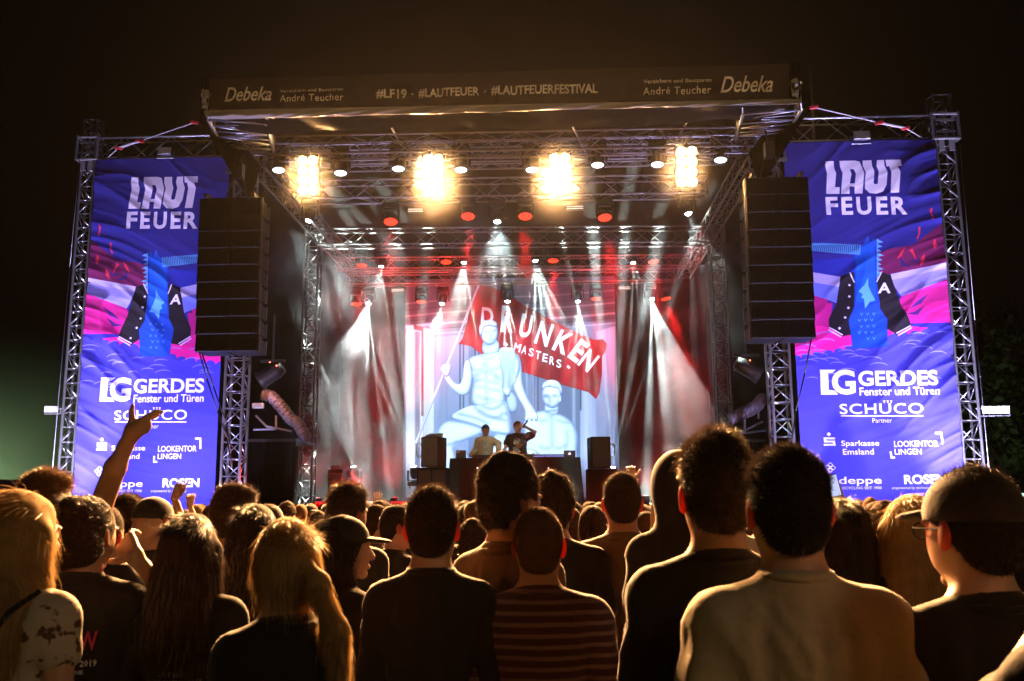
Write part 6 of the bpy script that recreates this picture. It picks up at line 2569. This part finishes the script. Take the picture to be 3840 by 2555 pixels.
person('man in a backward dark cap turning his face towards the camera', stand(571, 1868, 4.7, 2.5), 1.0, 'black', 'black', 'buzz', nstr=1500, cap='back', seed=16, turn=.35)
MG = stand(722, 1930, 3.15, 0)
person('woman with long brown hair over a black crew shirt printed with band names', MG, .95, 'black', 'brown', 'long', nstr=9000, seed=17, extra=back_print([('AUGUST 2019', .018, 0), ('SWISS ANGRY · BHZ', .018, 0), ('SKI AGGU · FJØRT', .018, 0), ('DRUNKEN MASTERS', .019, 0), ('MARATHONMANN', .016, 0), ('LIEDFETT', .015, 0)], -.09, .19, 1.25, 0, [PR_W, PR_M, PR_Y]))
person('man with short brushed-up hair by the left banner edge, head turned right', stand(880, 1838, 4.2, -.3), 1.0, 'dark', 'brown', 'quiff', nstr=4500, seed=18, turn=-.45)
person('person with long black hair in dark clothes behind the ponytail woman', stand(962, 1895, 3.7, 0), .95, 'black', 'black', 'long', nstr=5000, seed=19)
MJ = stand(1072, 1950, 2.45, .75)
person('woman with a long blonde ponytail and black jacket', MJ, .85, 'black', 'blonde', 'pony', nstr=10000, seed=20, sleeves=2, collar=False, turn=-.2, fold=.008)
person('person in a dark baseball cap with the brim pointing right', stand(1292, 1940, 3.6, -.9), .95, 'black', 'black', 'long', nstr=4000, cap='front', seed=21, turn=-.3)
person('man with curly swept hair towering over the rows left of the centre', stand(1303, 1834, 4.6, -.2), 1.0, 'dark', 'brown', 'tousled', nstr=5000, seed=22, turn=-.3)
person('young man looking sideways in the gap left of the big centre man', stand(1414, 1898, 6.0, -.7), 1.0, 'brown', 'brown', 'short', nstr=2500, seed=23, turn=-.3)
person('man with glasses looking right beside the big centre man', stand(1492, 1900, 5.3, -.9), 1.0, 'black', 'black', 'short', nstr=2500, seed=24, glasses=True, turn=-.3)
person('broad man with cropped hair and black sweater in the centre left', stand(1622, 1832, 2.95, 0), .92, 'black', 'brown', 'short', nstr=6000, seed=25, sleeves=2, collar=True, vox=.012)
person('tall man with a thick curly mop in front of the table', stand(1908, 1738, 3.15, -.5), .85, 'brown', 'brown', 'curly', nstr=9000, seed=26, turn=-.35)
person('man with curly hair and black shirt right of the tall curly man', stand(2074, 1798, 4.1, 0), 1.10, 'black', 'brown', 'curly', nstr=6000, seed=27)
person('man with buzz-cut hair in a red and grey striped shirt', stand(2018, 1903, 2.95, .05), 1.06, 'stripes', 'light', 'buzz', nstr=9000, seed=28, vox=.011)
person('long-necked man in a brown shirt right of the table', stand(2330, 1778, 4.2, 0), 1.0, 'brown', 'brown', 'short', nstr=5000, seed=29, skin=SKIN2)
person('person in a dark hood behind the big curly-topped man', stand(2540, 1712, 3.7, 0), .85, 'black', 'black', 'hood', nstr=100, seed=30, ears=False, face=False)
person('big man with red glowing ears and curls on top, in a black shirt', stand(2676, 1664, 2.35, 0), .98, 'black', 'brown', 'quiff', nstr=9000, seed=31, vox=.012)
person('man in a wide beige shirt with black hair and a red glowing ear', stand(2945, 1688, 2.02, 0), .94, 'olive', 'black', 'short', nstr=9000, seed=32, collar=True, fold=.012, loose=.016, vox=.011, sleeves=.98)
person('woman with dark wavy hair behind the man in the beige shirt', stand(3148, 1872, 3.3, .1), .95, 'black', 'brown', 'long', nstr=7000, seed=33)
person('woman with straight long blonde hair right of the wavy-haired woman', stand(3405, 1862, 3.2, -.1), .95, 'black', 'blonde', 'long', nstr=9000, seed=34)
MY_ = stand(3632, 1768, 2.0, .12)
person('man with a dark cap over black hair and glasses at the right edge', MY_, 1.1, 'black', 'black', 'short', nstr=7000, seed=35, glasses=True, turn=.22, cap='front', vox=.012)
# blurred forearm at the lower right corner
MZ = stand(4250, 1700, 1.5, 0)
aZ = local_arm(MZ, 1.5, (3740, 2700), (3990, 2280), (4060, 2180), pn=(0, -1, 0), curl=.9, fist=True)
person('person cut off by the right frame edge, only a bare brown forearm in view', MZ, 1.1, 'black', 'black', 'short', nstr=500, arms={-1: aZ}, seed=36, skin=SKIN2)
person('woman with short curly hair left of the straight-haired blonde', stand(3318, 1905, 4.4, 0), .9, 'dark', 'light', 'curly', nstr=5000, seed=37)
MP = stand(3200, 1905, 6.2, 0)
aP = local_arm(MP, 6.2, (3165, 1935), (3150, 1868), (3132, 1830), curl=1.0, dd=(-.1, -.3, -.3))
person('short person filming the stage with a raised phone before the right banner', MP, .95, 'dark', 'brown', 'short', nstr=1500, arms={-1: aP}, seed=38)
ph = CAM + ray(3126, 1822) * 5.88
bm = bmesh.new()
bx(bm, (0, 0, 0), (.072, .009, .145))
t = thing('phone', 'glowing phone held up in front of the right banner', 'phone', M=Matrix.Translation(ph) @ Matrix.Rotation(R(-12), 4, 'Y'))
obj('case', bm, BLACKPLASTIC, t, bevel=.003)
bm = bmesh.new()
bx(bm, (0, -.0055, 0), (.064, .002, .132))
obj('screen', bm, emat('phone_screen', (.55, .65, 1.0), 1.0), t)

# raised hands further on
for k, (u, v, dep, lab, wu, wv, hu, hv, kw) in enumerate((
        (2420, 1925, 5.0, 'person holding both hands up beside the hooded person', 2462, 1990, 2470, 1915, dict(curl=.5)),
        (2392, 1905, 8.5, 'person showing a raised rock sign right of the speaker stack', 2366, 1800, 2366, 1765, dict(curl=.9)),
        (640, 1900, 7.0, 'person pointing up in front of the left banner', 655, 1868, 668, 1840, dict(point=True)),
        (1395, 1920, 9.0, 'person holding a hand up near the red boards', 1408, 1905, 1412, 1880, dict(curl=.3)),
        (700, 1915, 9.0, 'person raising a fist at the foot of the left banner', 712, 1898, 712, 1880, dict(fist=True)))):
    M_ = stand(u, v, dep, 0)
    a_ = local_arm(M_, dep, (wu + 25, wv + 110 * 5 / dep), (wu, wv), (hu, hv), dd=(0, -.2, -.2), **kw)
    person(lab, M_, .95, 'dark', 'brown', 'short', nstr=1500, arms={1: a_}, seed=40 + k, vox=.016)

# ------------------------------------------------------------------ the far audience: a dozen figures, repeated
proto = []
KIN = [('short', 'brown', 'black', None), ('tousled', 'brown', 'grey', None), ('long', 'blonde', 'dark', None), ('buzz', 'light', 'brown', None), ('long', 'brown', 'black', None), ('short', 'black', 'navy', 'front'),
       ('curly', 'brown', 'dark', None), ('short', 'light', 'white', None), ('bun', 'brown', 'red', None), ('short', 'brown', 'dark', 'back'), ('quiff', 'light', 'black', None), ('pony', 'light', 'grey', None)]
NAMES = {'short': 'short', 'tousled': 'tousled', 'long': 'long', 'buzz': 'shaved', 'curly': 'curly', 'bun': 'pinned', 'quiff': 'swept', 'pony': 'ponytailed'}
SHN = {'black': 'black', 'grey': 'grey', 'dark': 'charcoal', 'brown': 'brown', 'navy': 'navy', 'white': 'pale', 'red': 'red'}
for k, (st, hc, shn, cp) in enumerate(KIN):
    desc = '%s %s-haired spectator in a %s top%s' % (NAMES[st], {'light': 'light brown'}.get(hc, hc), SHN[shn], ' and cap' if cp else '')
    p = person(desc, Matrix.Translation((0, 0, 0)), .92 if st in ('long', 'bun', 'pony') else 1.0, shn, hc, st, vox=.022, hvox=.011, nstr=700, cap=cp, seed=60 + k, detail=False, face=True, ears=False, fine_hands=False)
    proto.append((p, desc))
used = [False] * len(proto)
occ = [(o.matrix_world.translation.x, o.matrix_world.translation.y) for o in COL.objects if o.type == 'EMPTY' and o.get('category') == 'person' and o not in [p for p, _ in proto]]
cnt = 0
row = 0
ydep = 4.4
while ydep < 15.4:
    step = .50 + .018 * row
    half = (ydep * .60) + .6
    x = -half + (row % 2) * step / 2
    while x < half:
        X = CAM.x + x - ydep * .0437 + rng.uniform(-.16, .16)
        Y = ydep + rng.uniform(-.2, .2)
        x += step * rng.uniform(.85, 1.2)
        if rng.random() < .05 or (Y > 13.2 and not -4.4 < X < 5.3) or any((X - a) ** 2 + (Y - b) ** 2 < .26 for a, b in occ):
            continue
        k = int(rng.integers(len(proto)))
        # the far figures must stay below the sight lines kept open by the photograph
        d_ = Vector((X, Y, 0)) - CAM
        hgt = rng.normal(1.69, .055)
        if proto[k][1].startswith(('long', 'pinned', 'pony')):
            hgt -= .06
        hgt = min(hgt, 1.76 - .004 * Y, 1.75 - (28 if Y < 7 else 24) / FPX * Y)
        s_ = hgt / 1.765
        M_ = Matrix.Translation((X, Y, 0)) @ Matrix.Rotation(rng.normal(0, .45), 4, 'Z') @ Matrix.Diagonal((s_, s_, s_, 1))
        uu = 1920 + (X - CAM.x + Y * .0437) / Y * FPX
        side = ('the left banner' if uu < 740 else 'the left speaker array' if uu < 1180 else 'the red rack' if uu < 1500 else 'the left speaker stack' if uu < 1700 else
                'the draped table' if uu < 2180 else 'the right speaker stack' if uu < 2500 else 'the right speaker array' if uu < 3040 else 'the right banner')
        dep = 'far' if Y > 12.6 else 'fairly far' if Y > 10.2 else 'midway' if Y > 7.5 else 'fairly near' if Y > 6 else 'near'
        st, hc, shn, cp = KIN[k]
        hc2, sh2 = hc, shn
        if rng.random() < .75:
            hc2 = rng.choice(['brown', 'black', 'light', 'brown'])
            sh2 = rng.choice(['black', 'grey', 'dark', 'brown', 'navy', 'white', 'red', 'black', 'black'])
        lab = '%s spectator with %s %s hair%s, %s top, before %s' % (dep, NAMES[st], {'light': 'fair'}.get(hc2, hc2), ' and cap' if cp else '', SHN[sh2], side)
        if not used[k]:
            o = proto[k][0]
            o.matrix_world = M_
            o['label'] = lab
            o['group'] = 'spectators standing in rows before the stage'
            used[k] = True
        else:
            o = dup(proto[k][0], M_, lab)
        for c_ in o.children:
            nm_ = c_.name.split('.')[0]
            if nm_ in ('hair', 'shirt'):
                c_.material_slots[0].link = 'OBJECT'
                c_.material_slots[0].material = HAIR[hc2] if nm_ == 'hair' else CL[sh2]
            if nm_ == 'hair':
                c_.material_slots[1].link = 'OBJECT'
                c_.material_slots[1].material = HAIRB[hc2]
        cnt += 1
    ydep += .62 + .012 * row
    row += 1
print('far crowd', cnt)

# ------------------------------------------------------------------ the two performers
def perf(u, v, Y, yaw):
    p = PY(u, v, Y)
    s_ = (p.z - DECK) / 1.775
    return Matrix.Translation((p.x, Y, DECK)) @ Matrix.Rotation(yaw, 4, 'Z') @ Matrix.Diagonal((s_, s_, s_, 1))


def loc(M, u, v, Y):
    return tuple(M.inverted() @ PY(u, v, Y))


def chest_panel(col, w_, z0, z1, seed):
    def f(t, hm_):
        from mathutils.bvhtree import BVHTree
        so = [c_ for c_ in t.children if c_.name.startswith('shirt')][0].data
        bvh = BVHTree.FromPolygons([v.co for v in so.vertices], [p.vertices[:] for p in so.polygons])
        r_ = np.random.default_rng(seed)
        for k in range(5):
            bm = bmesh.new()
            cx, cz = r_.uniform(-w_, w_) * .4, z0 + (z1 - z0) * (k + .5) / 5
            n = 16
            ring = []
            for i in range(n):
                a = 2 * math.pi * i / n
                rr = (1 + .35 * r_.uniform(-1, 1))
                h_ = bvh.ray_cast(Vector((cx + w_ * .5 * rr * math.cos(a), .6, cz + (z1 - z0) * .16 * rr * math.sin(a))), Vector((0, -1, 0)))
                if h_[0] is not None:
                    ring.append(bm.verts.new(h_[0] + Vector((0, .006 + .001 * k, 0))))
            bm.faces.new(ring)
            obj('shirt_print', bm, col[k % len(col)], t)
    return f


M1 = perf(1821, 1591, 20.75, math.pi + .15)
a1 = {1: dict(el=loc(M1, 1785, 1692, 20.75), wr=loc(M1, 1765, 1708, 20.5), hd=(.1, 1, -.2), pn=(0, 0, -1), curl=.3), -1: dict(el=loc(M1, 1868, 1665, 20.7), wr=loc(M1, 1872, 1700, 20.4), hd=(0, .6, -.6), pn=(0, 0, -1), curl=.3)}
person('performer in cream top and dark cap leaning over the turntables', M1, .95, 'cream', 'black', 'short', arms=a1, cap='front', seed=201, vox=.012, sleeves=1.7, loose=.02, tilt=.15, group='performers behind the table', nstr=800, extra=chest_panel([mat('print_green', (.30, .38, .30), .8), mat('print_grey', (.42, .45, .42), .8)], .09, 1.05, 1.38, 5), fold=.01)
M2 = perf(1940, 1577, 20.75, math.pi - .1)
a2 = {-1: dict(el=loc(M2, 2006, 1620, 20.6), wr=loc(M2, 1968, 1600, 20.45), hd=loc(M2, 1958, 1597, 20.42), pn=(0, 1, 0), fist=True), 1: dict(el=loc(M2, 1898, 1672, 20.7), wr=loc(M2, 1884, 1698, 20.4), hd=(0, .6, -.6), pn=(0, 0, -1), curl=.3)}
a2[-1]['hd'] = tuple(Vector(a2[-1]['hd']) - Vector(a2[-1]['wr']))
person('performer in black print shirt and flat cap singing into a raised microphone', M2, 1.12, 'black', 'black', 'short', arms=a2, cap='front', seed=202, vox=.012, loose=.02, tilt=.35, group='performers behind the table', nstr=800, extra=chest_panel([mat('print_bone', (.50, .46, .36), .8), mat('print_slate', (.22, .24, .22), .8), mat('print_rust', (.25, .12, .06), .8)], .14, 1.08, 1.38, 8), fold=.01)
mA, mB = PY(1962, 1600, 20.38), PY(1979, 1578, 20.36)
t = thing('microphone', 'black microphone in the raised hand of the singing performer', 'microphone', mA)
bm = bmesh.new()
tube(bm, (0, 0, 0), mB - mA, .016, 10, .022)
obj('mic_body', bm, BLACKPLASTIC, t)
bm = bmesh.new()
ball(bm, Vector((0, 0, 0)) - (mB - mA) * .12, .028, 12, 8)
obj('mic_head', bm, STEEL, t)
